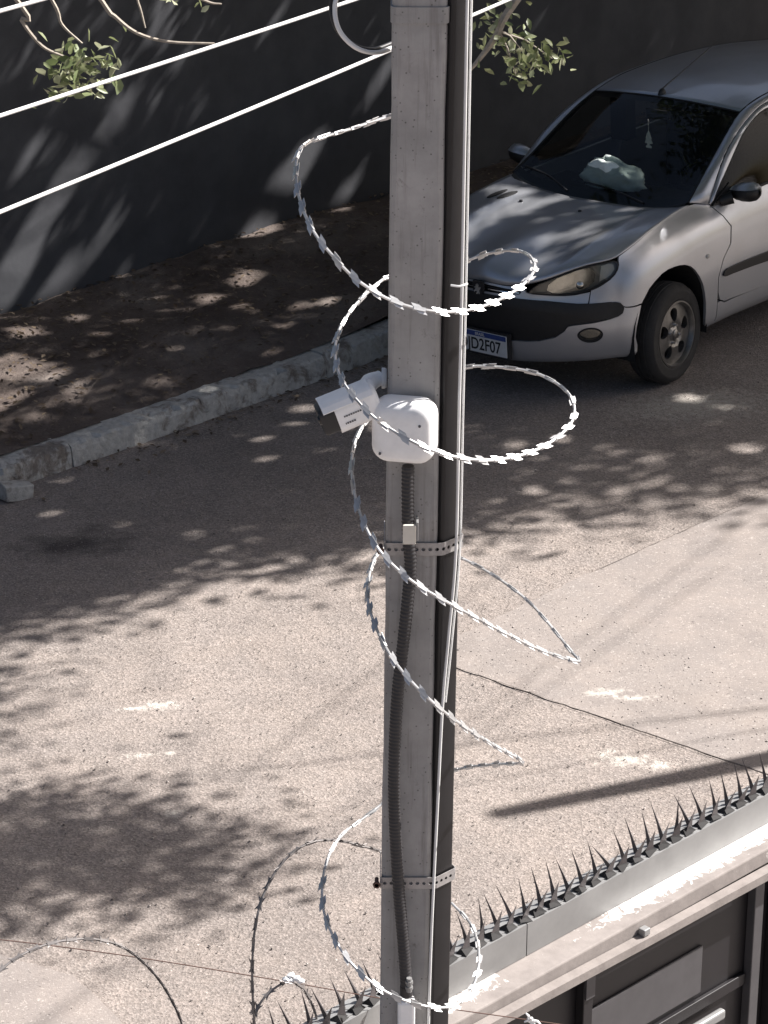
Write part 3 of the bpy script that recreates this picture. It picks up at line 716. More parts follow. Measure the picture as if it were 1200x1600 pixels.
# ------------------------------------------------------------------ concrete post, steel tube, bands, boxes and cables
def lean(z): return .0078 * (z - 4.2)
def leaned(mb):
    mb.V = [(v[0] + lean(v[2]), v[1], v[2]) for v in mb.V]; return mb
post = empty('fence_post', (.05, 5.047, .19), 'square grey concrete post standing in the middle, wrapped in razor wire', 'post')
def post_ring(z, e=0.0, c=.009):
    x0, x1, y0, y1 = .0035 - e, .0975 + e, 5.0 - e, 5.094 + e
    return [(x0 + c, y0, z), (x1 - c, y0, z), (x1 - c * .3, y0 + c * .3, z), (x1, y0 + c, z), (x1, y1 - c, z), (x1 - c, y1, z), (x0 + c, y1, z), (x0, y1 - c, z), (x0, y0 + c, z), (x0 + c * .3, y0 + c * .3, z)]
mb = MB(); zs = list(np.linspace(.19, 6.0, 60)); r = random.Random(2); V = []
for z in zs:
    e = r.gauss(0, .0006); V += post_ring(z, e, .009 + r.gauss(0, .0012))
k = 10; mb.add(V, [(i * k + j, i * k + (j + 1) % k, (i + 1) * k + (j + 1) % k, (i + 1) * k + j) for i in range(len(zs) - 1) for j in range(k)] + [tuple(range(len(V) - k, len(V)))])
leaned(mb).build('shaft', M['post'], post)
mb = MB(); V = post_ring(5.172, .003) + post_ring(5.200, .003); mb.add(V, [(j, (j + 1) % k, k + (j + 1) % k, k + j) for j in range(k)] + [tuple(reversed(range(k))), tuple(range(k, 2 * k))])
leaned(mb).build('clamp_band', M['post'], post)

tube = empty('steel_tube', (.106, 5.036, .19), 'dark painted square steel tube strapped to the right of the concrete post', 'tube')
sq = []
for (cx, cy) in ((1, 1), (-1, 1), (-1, -1), (1, -1)):
    a0 = math.atan2(cy, cx)
    for q in (-.6, -.3, 0, .3, .6): sq.append((cx * .0195 + .0055 * math.cos(a0 + q * 1.3), cy * .0195 + .0055 * math.sin(a0 + q * 1.3)))
TM = Matrix.Translation((.106, 5.036, 0)) @ Matrix.Rotation(GA, 4, 'Z')
leaned(MB().prism(sq, .19, 5.98, TM)).build('tube_wall', M['steel_dark'], tube, True)

def sheet(name, outer, holes, fn, mat, parent, step, thick=.0015):
    """flat sheet with real holes, bent onto a surface by fn(u, v)"""
    pts = [Vector(p) for p in outer]; edges = []; polys = [list(range(len(pts)))]
    for h in holes:
        b = len(pts); pts += [Vector(p) for p in h]; polys.append(list(range(b, len(pts))))
    for p in polys: edges += [(p[i], p[(i + 1) % len(p)]) for i in range(len(p))]
    def inside(q, poly):
        c = False; n = len(poly)
        for i in range(n):
            a, b = pts[poly[i]], pts[poly[i - 1]]
            if (a.y > q.y) != (b.y > q.y) and q.x < (b.x - a.x) * (q.y - a.y) / (b.y - a.y) + a.x: c = not c
        return c
    us = [p.x for p in pts[:len(outer)]]; vs = [p.y for p in pts[:len(outer)]]; extra = []
    if step:
        nu = int((max(us) - min(us)) / step[0]) + 1; nv = int((max(vs) - min(vs)) / step[1]) + 1
        bp = np.array([(p.x / step[0], p.y / step[1]) for p in pts])
        for i in range(nu + 1):
            for j in range(nv + 1):
                q = Vector((min(us) + (i + .5 * (j % 2)) * step[0], min(vs) + j * step[1]))
                if inside(q, polys[0]) and not any(inside(q, h) for h in polys[1:]):
                    if (((bp - np.array([q.x / step[0], q.y / step[1]])) ** 2).sum(1)).min() > .16: extra.append(q)
    res = delaunay_2d_cdt(pts + extra, edges, [], 0, 1e-7)
    P2, T = res[0], res[2]; orig = res[3]
    F = []
    for f in T:
        c = sum((P2[i] for i in f), Vector((0, 0))) / len(f)
        if inside(c, polys[0]) and not any(inside(c, h) for h in polys[1:]): F.append(tuple(f))
    V3 = [fn(p.x, p.y) for p in P2]
    return P2, V3, F, polys

def polyline_fn(path):
    P = [Vector(p) for p in path]; L = [0]
    for a, b in zip(P, P[1:]): L.append(L[-1] + (b - a).length)
    def f(u, z):
        j = 0
        while j < len(L) - 2 and L[j + 1] < u: j += 1
        q = P[j].lerp(P[j + 1], max(0, min(1, (u - L[j]) / (L[j + 1] - L[j]))))
        return Vector((q.x + lean(z), q.y, z))
    return f, L
def strap(zc, label):
    t_ = empty('perforated_strap', (.05 + lean(zc), 4.998, zc), label, 'strap')
    fn, L = polyline_fn([(.001, 5.097, 0), (.001, 4.9985, 0), (.0035, 4.9965, 0), (.1, 4.9965, 0), (.108, 4.9975, 0), (.1455, 5.0335, 0), (.1435, 5.042, 0), (.11, 5.0755, 0), (.100, 5.097, 0)])
    h = .0125; tot = L[-1]; step = .0062
    outer = [(tot * i / 60, zc - h) for i in range(61)] + [(tot * (60 - i) / 60, zc + h) for i in range(61)]
    holes = []; u = .008
    while u < tot - .006:
        holes.append([(u + .0036 * math.cos(a * math.pi / 4), zc + .0036 * math.sin(a * math.pi / 4)) for a in range(8)]); u += .0125
    P2, V3, F, _ = sheet('strap', outer, holes, fn, None, None, None)
    o = obj('strap', mesh('strap', V3, F), M['band'], t_)
    md = o.modifiers.new('thickness', 'SOLIDIFY'); md.thickness = .0014; md.offset = 0
    e = Vector((lean(zc) - .006, 4.999, zc))
    MB().tube([e + Vector((0, -.012, 0)), e + Vector((0, .014, 0))], .004, 8).tube([e + Vector((0, -.012, 0)), e + Vector((0, -.007, 0))], .0075, 6).build('clamp_bolt', M['rust'], t_)
strap(4.191, 'perforated metal strap round the post just below the cream tag')
strap(3.484, 'perforated metal strap round the post near its foot, above the spikes')

# junction box
jb = empty('junction_box', (.040, 4.995, 4.436), 'white rounded plastic junction box on the front of the post', 'box')
jb.rotation_euler = (0, 0, R(-12))
def rsq(w, h, c, n=7):
    out = []
    for (sx, sz, a0) in ((1, 1, 0), (-1, 1, 90), (-1, -1, 180), (1, -1, 270)):
        for q in range(n):
            a = R(a0 + 90 * q / (n - 1)); out.append((sx * (w - c) + c * math.cos(a), sz * (h - c) + c * math.sin(a)))
    return out
mb = MB(); V = []; prof = [(0, 0.0), (0, -.026), (.0012, -.034), (.004, -.041), (.009, -.0465), (.016, -.0500), (.030, -.0515)]
for ins, y in prof: V += [(x, y, z) for x, z in rsq(.0575 - ins, .0585 - ins, .030 - ins * .55)]
k = 28; F = [(i * k + j, i * k + (j + 1) % k, (i + 1) * k + (j + 1) % k, (i + 1) * k + j) for i in range(len(prof) - 1) for j in range(k)] + [tuple(range((len(prof) - 1) * k, len(prof) * k))]
b_ = obj('housing', mesh('housing', V, F, True), M['white_pl'], jb, loc=(0, 0, 0))
for x, z in ((.034, .022), (-.038, -.037)):
    MB().lathe([(.0001, -.0525), (.0024, -.0525), (.0026, -.046)], 10, Matrix(((1, 0, 0, x), (0, 0, 1, 0), (0, 1, 0, z), (0, 0, 0, 1)))).build('screw_cap', M['print'], jb, loc=(0, 0, 0))

# bullet camera on its swivel bracket
cm = empty('security_camera', (-.012, 5.04, 4.50), 'white bullet security camera pointing left from the post', 'camera')
fwd = Vector((-.93, -.20, -.33)).normalized(); cy = Vector((0, 0, 1)).cross(fwd).normalized(); cz = fwd.cross(cy)
cc = Vector((-.068, 4.985, 4.471))
CMx = Matrix(((fwd.x, cy.x, cz.x, cc.x), (fwd.y, cy.y, cz.y, cc.y), (fwd.z, cy.z, cz.z, cc.z), (0, 0, 0, 1))) @ Matrix.Diagonal((1.28, 1.0, 1.0, 1))
def tubeprof(x_prof, k=7):
    mb = MB(); V = []
    for x, w, h, c in x_prof: V += [CMx @ Vector((x, a, b)) for a, b in rsq(w, h, c)]
    n = 28; mb.add(V, [(i * n + (j + 1) % n, i * n + j, (i + 1) * n + j, (i + 1) * n + (j + 1) % n) for i in range(len(x_prof) - 1) for j in range(n)])
    return mb, n
mb, n = tubeprof([(-.047, .012, .012, .011), (-.047, .022, .021, .014), (-.043, .029, .027, .016), (-.034, .0315, .030, .017), (.018, .0325, .031, .017), (.018, .0305, .029, .016)])
mb.F.append(tuple(range(n))); hs = mb.build('housing', M['white_pl'], cm, True)
mb, n = tubeprof([(-.01, .0285, .027, .015), (.036, .0285, .027, .015), (.040, .026, .025, .014), (.036, .020, .020, .014)])
mb.F.append(tuple(reversed(range(3 * n, 4 * n)))); mb.build('front_cap', M['black_pl'], cm, True)
MB().lathe([(.0001, .043), (.008, .042), (.011, .037), (.011, .030)], 18, CMx @ Matrix(((0, 0, 1, 0), (1, 0, 0, 0), (0, 1, 0, 0), (0, 0, 0, 1)))).build('lens', M['lens'], cm, True)
vz = MB()
for i in range(9):
    a0, a1 = -.034 + .068 * i / 9, -.034 + .068 * (i + 1) / 9
    f_ = lambda a: .0318 - max(0, abs(a) - .018) ** 2 * 45
    for (za, zb) in ((0, .0016),):
        V = [CMx @ Vector((x, a, f_(a) + z)) for x in (-.04, .034) for a in (a0, a1) for z in (0.0008, .0026)]
        vz.add(V, [(0, 2, 3, 1), (4, 5, 7, 6), (0, 1, 5, 4), (2, 6, 7, 3), (1, 3, 7, 5), (0, 4, 6, 2)])
vz.build('sun_visor', M['white_pl'], cm)
# printed marks on the side that faces us, too blurred to read
for (x0, x1, z0, z1) in ((-.018, .008, .0015, .0045), (-.006, .009, -.0125, -.009)):
    side = -1 if (CMx @ Vector((0, -.05, 0))).y < (CMx @ Vector((0, .05, 0))).y else 1
    x = x0
    while x < x1:
        V = [CMx @ Vector((xx, side * .0331, zz)) for xx, zz in ((x, z0), (min(x1, x + .0026), z0), (min(x1, x + .0026), z1), (x, z1))]
        obj('printed_mark', mesh('printed_mark', V, [(0, 1, 2, 3)]), M['print'], hs); x += .0034
bk = [Vector((-.008, 5.05, 4.506)), Vector((-.026, 5.035, 4.503)), Vector((-.036, 5.01, 4.497)), cc - fwd * .045]
MB().tube(catmull(bk, 4), [.014, .014, .015, .016, .017, .016, .0145, .014, .0135, .013, .013, .013, .013], 14).build('swivel_arm', M['white_pl'], cm, True)
MB().lathe([(.0001, 0), (.017, 0), (.019, .003), (.019, .009), (.0001, .010)], 24, Matrix(((0, 0, -1, .0015 + lean(4.52)), (1, 0, 0, 5.047), (0, -1, 0, 4.507), (0, 0, 0, 1)))).build('wall_base', M['white_pl'], cm, True)
MB().lathe([(.0001, -.018), (.011, -.014), (.0155, -.006), (.0165, 0), (.0155, .006), (.011, .014), (.0001, .018)], 18, Matrix.Translation((-.032, 5.02, 4.500))).build('ball_joint', M['white_pl'], cm, True)
MB().tube(catmull([(-.02, 5.02, 4.498), (-.012, 4.99, 4.480), (.0, 4.985, 4.478), (.012, 4.99, 4.470)], 5), .003, 8).build('lead', M['black_pl'], cm, True)

def tube_thing(name, pts, rad, mat, label, cat, n=8, m=6, group=None):
    P = catmull(pts, m); o = MB().tube(P, rad, n).build(name, mat, None, True)
    return tag(o, label, cat, group)
COND = [(0.043,4.975,4.366),(0.043,4.975,4.300),(0.045,4.975,4.224),(0.049,4.975,4.173),(0.046,4.975,4.121),(0.037,4.975,4.016),(0.027,4.975,3.910),(0.022,4.975,3.802),(0.021,4.975,3.693),(0.025,4.975,3.581),(0.032,4.975,3.468),(0.040,4.975,3.367),(0.045,4.975,3.295),(0.047,4.975,3.258)]
P = resample(catmull(COND, 10), .0019); mb = MB(); mb.tube(P, [(.0118 if (i // 2) % 2 else .0107) for i in range(len(P))], 12)
cond = empty('conduit', COND[-1], 'black corrugated conduit running down the front of the post from the junction box', 'conduit')
mb.build('corrugated_tube', M['conduit'], cond, True)
MB().lathe([(.0125, .02), (.0125, .0), (.0001, 0)], 14, Matrix.Translation((.047, 4.975, 3.245))).build('end_sleeve', M['conduit'], cond, True)
g_ = MB()
for i in range(5): g_.lathe([(.0001, 0), (.0075 if i % 2 else .0055, 0), (.0075 if i % 2 else .0055, .006), (.0001, .006)], 10, Matrix.Translation((.052, 4.960, 3.262 + .0062 * i)))
g_.build('cable_gland', M['galv'], cond)
tag(MB().box((.030, 4.962, 3.10), (.064, 4.992, 3.235)).build('white_connector', M['white_pl'], None, bevel=.006), 'white plastic connector under the lower end of the black conduit', 'connector')
ct = empty('cream_tag', (.047, 4.955, 4.22), 'small cream clip tag on the black conduit below the junction box', 'tag')
MB().box((.034, 4.9555, 4.219), (.058, 4.9625, 4.257)).build('tag_face', M['cream'], ct, bevel=.0015)
MB().box((.058, 4.9575, 4.225), (.0625, 4.990, 4.262)).build('clip_arm', M['galv'], ct, bevel=.001)
WC = [(0.140,5.005,5.276),(0.138,5.005,5.210),(0.137,5.005,4.986),(0.136,5.005,4.693),(0.134,5.005,4.450),(0.132,5.005,4.184),(0.120,5.000,4.004),(0.111,4.998,3.871),(0.104,4.995,3.667),(0.098,4.995,3.484),(0.094,4.995,3.340),(0.091,4.995,3.163),(0.089,4.995,3.013)]
tube_thing('white_cable', WC, .0030, M['cable'], 'thin white cable running down the right edge of the steel tube', 'cable')
tube_thing('white_cable', [(x + .0075 - .004 * (i > 6) * (i - 6) * .5, y + .01, z) for i, (x, y, z) in enumerate(WC[:8])], .0022, M['cable'], 'second thinner white cable beside the tube, only on its upper half', 'cable')
tie = MB().tube(catmull([(.112 + lean(4.70), 4.992, 4.704), (.128 + lean(4.7), 4.99, 4.703), (.1415 + lean(4.7), 5.0, 4.704)], 4), .0022, 6).build('cable_tie', M['cable'], None, True); tag(tie, 'white cable tie holding the cable to the tube above the top coil', 'cable tie')
SLACK = [(0.031,5.150,5.241),(-0.041,5.080,5.247),(-0.080,5.050,5.210),(-0.087,5.040,5.180),(-0.078,5.030,5.149),(-0.054,5.030,5.123),(-0.025,5.050,5.107),(0.003,5.090,5.101),(0.048,5.150,5.111),(0.071,5.190,5.152),(0.048,5.190,5.209)]
P = catmull(SLACK, 8, closed=True); P.append(P[0])
sl = empty('cable_loop', SLACK[0], 'loop of slack white and black cable at the top left of the post', 'cable')
MB().tube(P, .0042, 8).build('white_strand', M['cable'], sl, True)
MB().tube([p + Vector((-.006, .006, .004)) for p in P], .0042, 8).build('black_strand', M['black_pl'], sl, True)
for piv, az, lab in (((-.993, 8.701, 4.269), 51.6, 'uppermost overhead cable, crossing the top left corner'),
        ((-.590, 9.097, 3.997), 53.2, 'middle overhead cable, stretched above the lower one at upper left'),
        ((-.403, 9.281, 3.774), 57.6, 'lowest overhead cable, running behind the post')):
    piv = Vector((piv[0] * .68, piv[1] * .68, CAM_H - (CAM_H - piv[2]) * .68)); dv = Vector((math.cos(R(az)), math.sin(R(az)), 0)); P = [Vector(piv) + dv * q + Vector((0, 0, .0035 * q * q)) for q in np.linspace(-12, 13, 60)]
    tag(MB().tube(P, .0043, 8).build('overhead_cable', M['cable'], None, True), lab, 'cable', 'overhead cables')

# ------------------------------------------------------------------ razor wire
bv = [(-.0145, .0085), (-.0035, .0034), (.0035, .0034), (.0145, .0085), (.0085, 0), (.0145, -.0085), (.0035, -.0034), (-.0035, -.0034), (-.0145, -.0085), (-.0085, 0)]
def slim_barb(mat):
    pv = [(-.0160, .0085), (-.001, .0075), (.0065, .0030), (.0160, -.0085), (.001, -.0075), (-.0065, -.0030)]
    me = bpy.data.meshes.new('barb'); mb = MB().prism(pv, -.0006, .0006); mb.box((-.011, -.0034, -.0030), (.011, .0034, .0030))
    me = mesh('barb', mb.V, mb.F); me.materials.append(mat); return me
def barb_mesh(mat):
    V = [(x, y, .0007 + .002 * (abs(y) > .005)) for x, y in bv] + [(x, y, -.0007 + .002 * (abs(y) > .005)) for x, y in bv]; n = len(bv)
    F = [(0, 1, 9), (1, 2, 6, 7), (1, 7, 9), (2, 4, 6), (2, 3, 4), (4, 5, 6), (9, 7, 8)]
    F += [tuple(i + n for i in reversed(f)) for f in F] + [(i, n + i, n + (i + 1) % n, (i + 1) % n) for i in range(n)]
    V += [(-.012, .0026, .0026), (.012, .0026, .0026), (.012, -.0026, .0026), (-.012, -.0026, .0026), (-.012, .0026, -.0026), (.012, .0026, -.0026), (.012, -.0026, -.0026), (-.012, -.0026, -.0026)]
    b = 2 * n; F += [tuple(b + i for i in f) for f in ((0, 3, 2, 1), (4, 5, 6, 7), (0, 1, 5, 4), (2, 3, 7, 6))]
    me = mesh('barb', V, F); me.materials.append(mat); return me
barb_new, barb_old = slim_barb(M['razor']), barb_mesh(M['razor_old'])
def razor(name, pts, mat, bm_, label, axis, step=.041, rad=.0024, seed=0, skip=()):
    r = random.Random(seed); C_ = catmull(pts, 6); t_ = empty(name, pts[-1], label, 'razor wire', 'razor wire coils')
    MB().tube(C_, rad, 7).build('core_wire', mat, t_, True)
    P = resample(C_, step)
    for i in range(1, len(P) - 1):
        p = P[i]; t = (P[i + 1] - P[i - 1]).normalized()
        rad_ = Vector((p.x - axis[0], p.y - axis[1], 0)); rad_ = rad_.normalized() if rad_.length > 1e-4 else Vector((1, 0, 0))
        nrm = (rad_ * .75 + Vector((0, 0, .75)) + Vector((r.gauss(0, .25), r.gauss(0, .25), r.gauss(0, .25))))
        nrm = (nrm - t * nrm.dot(t)).normalized(); y = nrm.cross(t)
        o = bpy.data.objects.new('barb', bm_); COL.objects.link(o); o.parent = t_
        mat3 = Matrix((t, y, nrm)).transposed(); o.rotation_euler = mat3.to_euler(); o.location = p - Vector(t_.location)
    return t_
COIL1 = [(0.060,5.098,4.962),(0.064,5.160,4.955),(0.045,5.212,4.948),(0.008,5.220,4.943),(-0.066,5.150,4.939),(-0.132,5.080,4.938),(-0.152,5.040,4.930),(-0.154,4.990,4.905),(-0.146,4.940,4.875),(-0.124,4.890,4.840),(-0.091,4.860,4.806),(-0.048,4.840,4.768),(0.012,4.830,4.734),(0.078,4.840,4.712),(0.139,4.880,4.698),(0.197,4.940,4.695),(0.244,5.010,4.700),(0.266,5.070,4.706),(0.264,5.130,4.707),(0.240,5.180,4.704),(0.201,5.220,4.687),(0.161,5.250,4.664),(0.108,5.260,4.633),(0.049,5.250,4.623),(0.007,5.220,4.638),(-0.028,5.170,4.629),(-0.062,5.110,4.611),(-0.083,5.050,4.593),(-0.088,4.990,4.573),(-0.077,4.930,4.554),(-0.049,4.880,4.532),(-0.011,4.850,4.505),(0.045,4.830,4.476),(0.101,4.840,4.447),(0.158,4.870,4.423),(0.216,4.920,4.404),(0.276,4.980,4.397),(0.323,5.040,4.404),(0.347,5.100,4.413),(0.343,5.150,4.431),(0.316,5.200,4.440),(0.275,5.230,4.448),(0.216,5.250,4.450),(0.153,5.260,4.446),(0.085,5.250,4.428),(0.025,5.220,4.401),(-0.017,5.170,4.390),(-0.043,5.120,4.378),(-0.056,5.070,4.361),(-0.059,5.020,4.338),(-0.051,4.970,4.303),(-0.032,4.920,4.268),(-0.000,4.880,4.232),(0.051,4.860,4.191),(0.114,4.870,4.145),(0.173,4.900,4.096),(0.240,4.950,4.034),(0.302,5.000,3.980),(0.366,5.050,3.936),(0.354,5.100,3.933),(0.322,5.140,3.960),(0.281,5.180,3.993),(0.233,5.210,4.022),(0.184,5.230,4.046),(0.141,5.250,4.060),(0.086,5.250,4.082),(0.030,5.220,4.099),(-0.006,5.170,4.109),(-0.023,5.120,4.099),(-0.030,5.070,4.083),(-0.028,5.010,4.072),(-0.012,4.950,4.049),(0.017,4.900,4.015),(0.057,4.870,3.977),(0.104,4.870,3.929),(0.158,4.910,3.864),(0.214,4.970,3.795),(0.265,5.040,3.726),(0.215,5.110,3.682),(0.155,5.170,3.640),(0.087,5.210,3.592),(0.011,5.210,3.546),(-0.037,5.170,3.528),(-0.077,5.130,3.516),(-0.102,5.080,3.503),(-0.115,5.030,3.478),(-0.116,4.990,3.445),(-0.105,4.950,3.420),(-0.082,4.910,3.394),(-0.052,4.880,3.368),(-0.003,4.860,3.333),(0.058,4.860,3.301),(0.116,4.880,3.278),(0.151,4.920,3.266),(0.177,4.970,3.271),(0.189,5.030,3.281),(0.187,5.090,3.295),(0.173,5.140,3.308),(0.138,5.190,3.322)]
COIL2 = [(0.113,5.210,3.295),(0.049,5.220,3.379),(-0.002,5.200,3.432),(-0.047,5.170,3.466),(-0.090,5.140,3.494),(-0.134,5.110,3.509),(-0.174,5.080,3.503),(-0.207,5.050,3.478),(-0.231,5.020,3.442),(-0.244,4.990,3.403),(-0.250,4.970,3.357),(-0.252,4.950,3.297),(-0.249,4.930,3.223),(-0.244,4.930,3.119)]
COIL3 = [(-0.257,5.000,3.102),(-0.252,5.010,3.167),(-0.237,5.020,3.200),(-0.212,5.040,3.217),(-0.183,5.060,3.219),(-0.159,5.080,3.191),(-0.142,5.100,3.143),(-0.130,5.110,3.088),(-0.126,5.120,3.004)]
COIL4 = [(-0.810,4.850,3.264),(-0.775,4.880,3.302),(-0.741,4.920,3.326),(-0.702,4.960,3.339),(-0.656,5.000,3.340),(-0.610,5.030,3.333),(-0.564,5.070,3.309),(-0.518,5.110,3.267),(-0.479,5.150,3.204),(-0.451,5.180,3.142),(-0.429,5.210,3.072),(-0.412,5.230,3.001),(-0.403,5.240,2.908)]
FWIRE = [(-1.026,5.150,3.284),(-0.771,5.150,3.258),(-0.517,5.150,3.221),(-0.210,5.150,3.164),(-0.003,5.150,3.122),(0.152,5.150,3.095),(0.386,5.150,3.057),(0.647,5.150,3.012)]
razor('razor_wire', COIL1, M['razor'], barb_new, 'bright spiral of razor wire winding down round the concrete post', (.05, 5.05), seed=1, rad=.0028)
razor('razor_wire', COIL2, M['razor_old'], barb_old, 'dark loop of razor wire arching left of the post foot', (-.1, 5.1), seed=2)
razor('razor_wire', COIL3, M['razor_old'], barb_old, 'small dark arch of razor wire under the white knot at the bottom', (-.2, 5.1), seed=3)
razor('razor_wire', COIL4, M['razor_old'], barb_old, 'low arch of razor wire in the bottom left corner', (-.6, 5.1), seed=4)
tube_thing('fence_wire', FWIRE, .0011, M['rust'], 'thin rusty straight wire crossing the bottom of the picture', 'wire', 6, 4)
kn = empty('wire_knot', (-.183, 5.05, 3.225), 'crumpled white plastic knot on the rusty wire left of the post', 'knot')
r = random.Random(4)
for k in range(7):
    c = Vector((-.183 + r.gauss(0, .010), 5.045 + r.gauss(0, .005), 3.238 + r.gauss(0, .007)))
    lump('plastic_fold', c, (.011, .009, .007), M['white_pl'] if k else M['cream'], 20 + k, parent=kn, sub=1)
kt = empty('wire_clip', (.30, 5.14, 3.06), 'white plastic clip on the thin wire in front of the gate', 'clip')
mb = MB()
for k in range(6):
    a = Vector((.298 + r.gauss(0, .002), 5.148, 3.072)); e = a + Vector((r.gauss(0, .013), r.gauss(0, .006), r.uniform(-.03, .02))); mb.tube([a, a.lerp(e, .5) + Vector((.003, 0, .002)), e], [.0035, .003, .0015], 6)
mb.build('clip_body', M['white_pl'], kt)
kt = empty('tie_tails', (.0, 5.14, 3.08), 'frayed white tie tails beside the post foot', 'cable tie')
mb = MB()
for (x, z0, x1, z1) in ((.004, 3.118, -.008, 3.045), (.010, 3.12, .018, 3.05), (-.002, 3.12, -.001, 3.06)): mb.tube([(x, 5.146, z0), ((x + x1) / 2 + .004, 5.14, (z0 + z1) / 2), (x1, 5.135, z1)], [.003, .0026, .0016], 6)
mb.build('tails', M['white_pl'], kt)

# ------------------------------------------------------------------ the parked car (X forward, Y left, Z up; origin under the front axle)
CAR_NET = [
[(.70,0,.21),(.765,0,.27),(.795,0,.42),(.80,0,.56),(.79,0,.635),(.775,0,.695)],
[(.69,.2,.21),(.75,.2,.27),(.775,.2,.42),(.78,.2,.56),(.765,.2,.635),(.745,.2,.69)],
[(.63,.39,.22),(.68,.40,.28),(.70,.41,.42),(.70,.41,.56),(.685,.40,.64),(.685,.385,.735)],
[(.52,.55,.225),(.565,.58,.285),(.585,.595,.42),(.585,.59,.56),(.565,.57,.66),(.545,.57,.815)],
[(.40,.665,.23),(.44,.70,.29),(.46,.715,.42),(.455,.71,.56),(.44,.70,.70),(.41,.675,.84)],
[(.31,.73,.235),(.34,.775,.29),(.35,.79,.42),(.345,.79,.56),(.32,.775,.74),(.25,.70,.885)],
[(.08,.76,.24),(.08,.80,.30),(.08,.815,.43),(.08,.815,.60),(.07,.79,.80),(.04,.695,.94)],
[(-.3,.76,.24),(-.3,.80,.30),(-.3,.81,.45),(-.3,.81,.64),(-.3,.785,.85),(-.3,.68,.985)],
[(-.62,.76,.25),(-.62,.80,.31),(-.62,.81,.48),(-.62,.81,.66),(-.62,.79,.84),(-.62,.745,.965)],
[(-1.2,.76,.25),(-1.2,.80,.31),(-1.2,.815,.48),(-1.2,.815,.67),(-1.2,.795,.86),(-1.2,.75,.98)],
[(-1.9,.76,.25),(-1.9,.80,.31),(-1.9,.815,.48),(-1.9,.815,.67),(-1.9,.795,.87),(-1.9,.745,1.0)],
[(-2.45,.76,.25),(-2.45,.805,.31),(-2.45,.82,.48),(-2.45,.82,.67),(-2.45,.79,.88),(-2.45,.735,1.02)],
[(-2.75,.72,.25),(-2.8,.77,.31),(-2.8,.79,.48),(-2.8,.785,.67),(-2.8,.755,.88),(-2.78,.70,1.02)],
[(-2.95,.55,.25),(-3.0,.60,.31),(-3.03,.62,.48),(-3.02,.62,.67),(-2.98,.60,.88),(-2.93,.57,1.02)],
[(-2.98,0,.25),(-3.04,0,.31),(-3.06,0,.48),(-3.05,0,.67),(-3.0,0,.88),(-2.95,0,1.0)]]
CN = np.array(CAR_NET, float)
def _ext(A):  # phantom stations/rows
    m=A[1].copy();m[:,1]*=-1
    e=A[-2].copy();e[:,1]*=-1
    A=np.concatenate([m[None],A,e[None]])
    return np.concatenate([2*A[:,:1]-A[:,1:2],A,2*A[:,-1:]-A[:,-2:-1]],1)
CNE = _ext(CN)
def cr4(t): return np.array([-t+2*t*t-t**3,2-5*t*t+3*t**3,t+4*t*t-3*t**3,-t*t+t**3])/2
def surf(a,w):
    a=np.clip(np.asarray(a,float),0,len(CN)-1-1e-9);w=np.clip(np.asarray(w,float),0,5-1e-9)
    i=np.floor(a).astype(int);j=np.floor(w).astype(int)
    A=cr4(a-i);W=cr4(w-j)
    out=np.zeros(a.shape+(3,))
    for p in range(4):
        for r in range(4): out+=(A[p]*W[r])[...,None]*CNE[i+p,j+r]
    return out

car = empty('parked_car', (1.117, 16.876, -.02), 'silver hatchback with dark windows parked nose first against the far kerb', 'car')
car.rotation_mode = 'ZYX'
_m = (Matrix.Rotation(R(-132.5), 3, 'Z') @ Matrix.Rotation(R(4.5), 3, 'X'))
car.rotation_euler = _m.to_euler('ZYX')
Z0 = (0, 0, 0)
def S(a, w, off=0.0, m=1):
    a_ = np.array([a, a + 1e-3, a - 1e-3, a, a]); w_ = np.array([w, w, w, w + 1e-3, w - 1e-3]); a_ = np.clip(a_, -0.0, 13.999); w_ = np.clip(w_, 0, 4.9999)
    p = surf(a_, w_); n = np.cross(p[1] - p[2], p[3] - p[4]); n /= np.linalg.norm(n) + 1e-12
    q = p[0] + n * off
    return (q[0], q[1] * m, q[2]), (n[0], n[1] * m, n[2])
def dens(poly, step=.14, ws=.30, closed=True):
    out = []; n = len(poly)
    for i in range(n if closed else n - 1):
        a, b = poly[i], poly[(i + 1) % n]; k = max(1, int(max(abs(b[0] - a[0]) / step, abs(b[1] - a[1]) / ws)))
        out += [(a[0] + (b[0] - a[0]) * j / k, a[1] + (b[1] - a[1]) * j / k) for j in range(k)]
    return out
def smooth2(poly, m=3): return [(p.x, p.y) for p in catmull([(a, b, 0) for a, b in poly], m, True)]
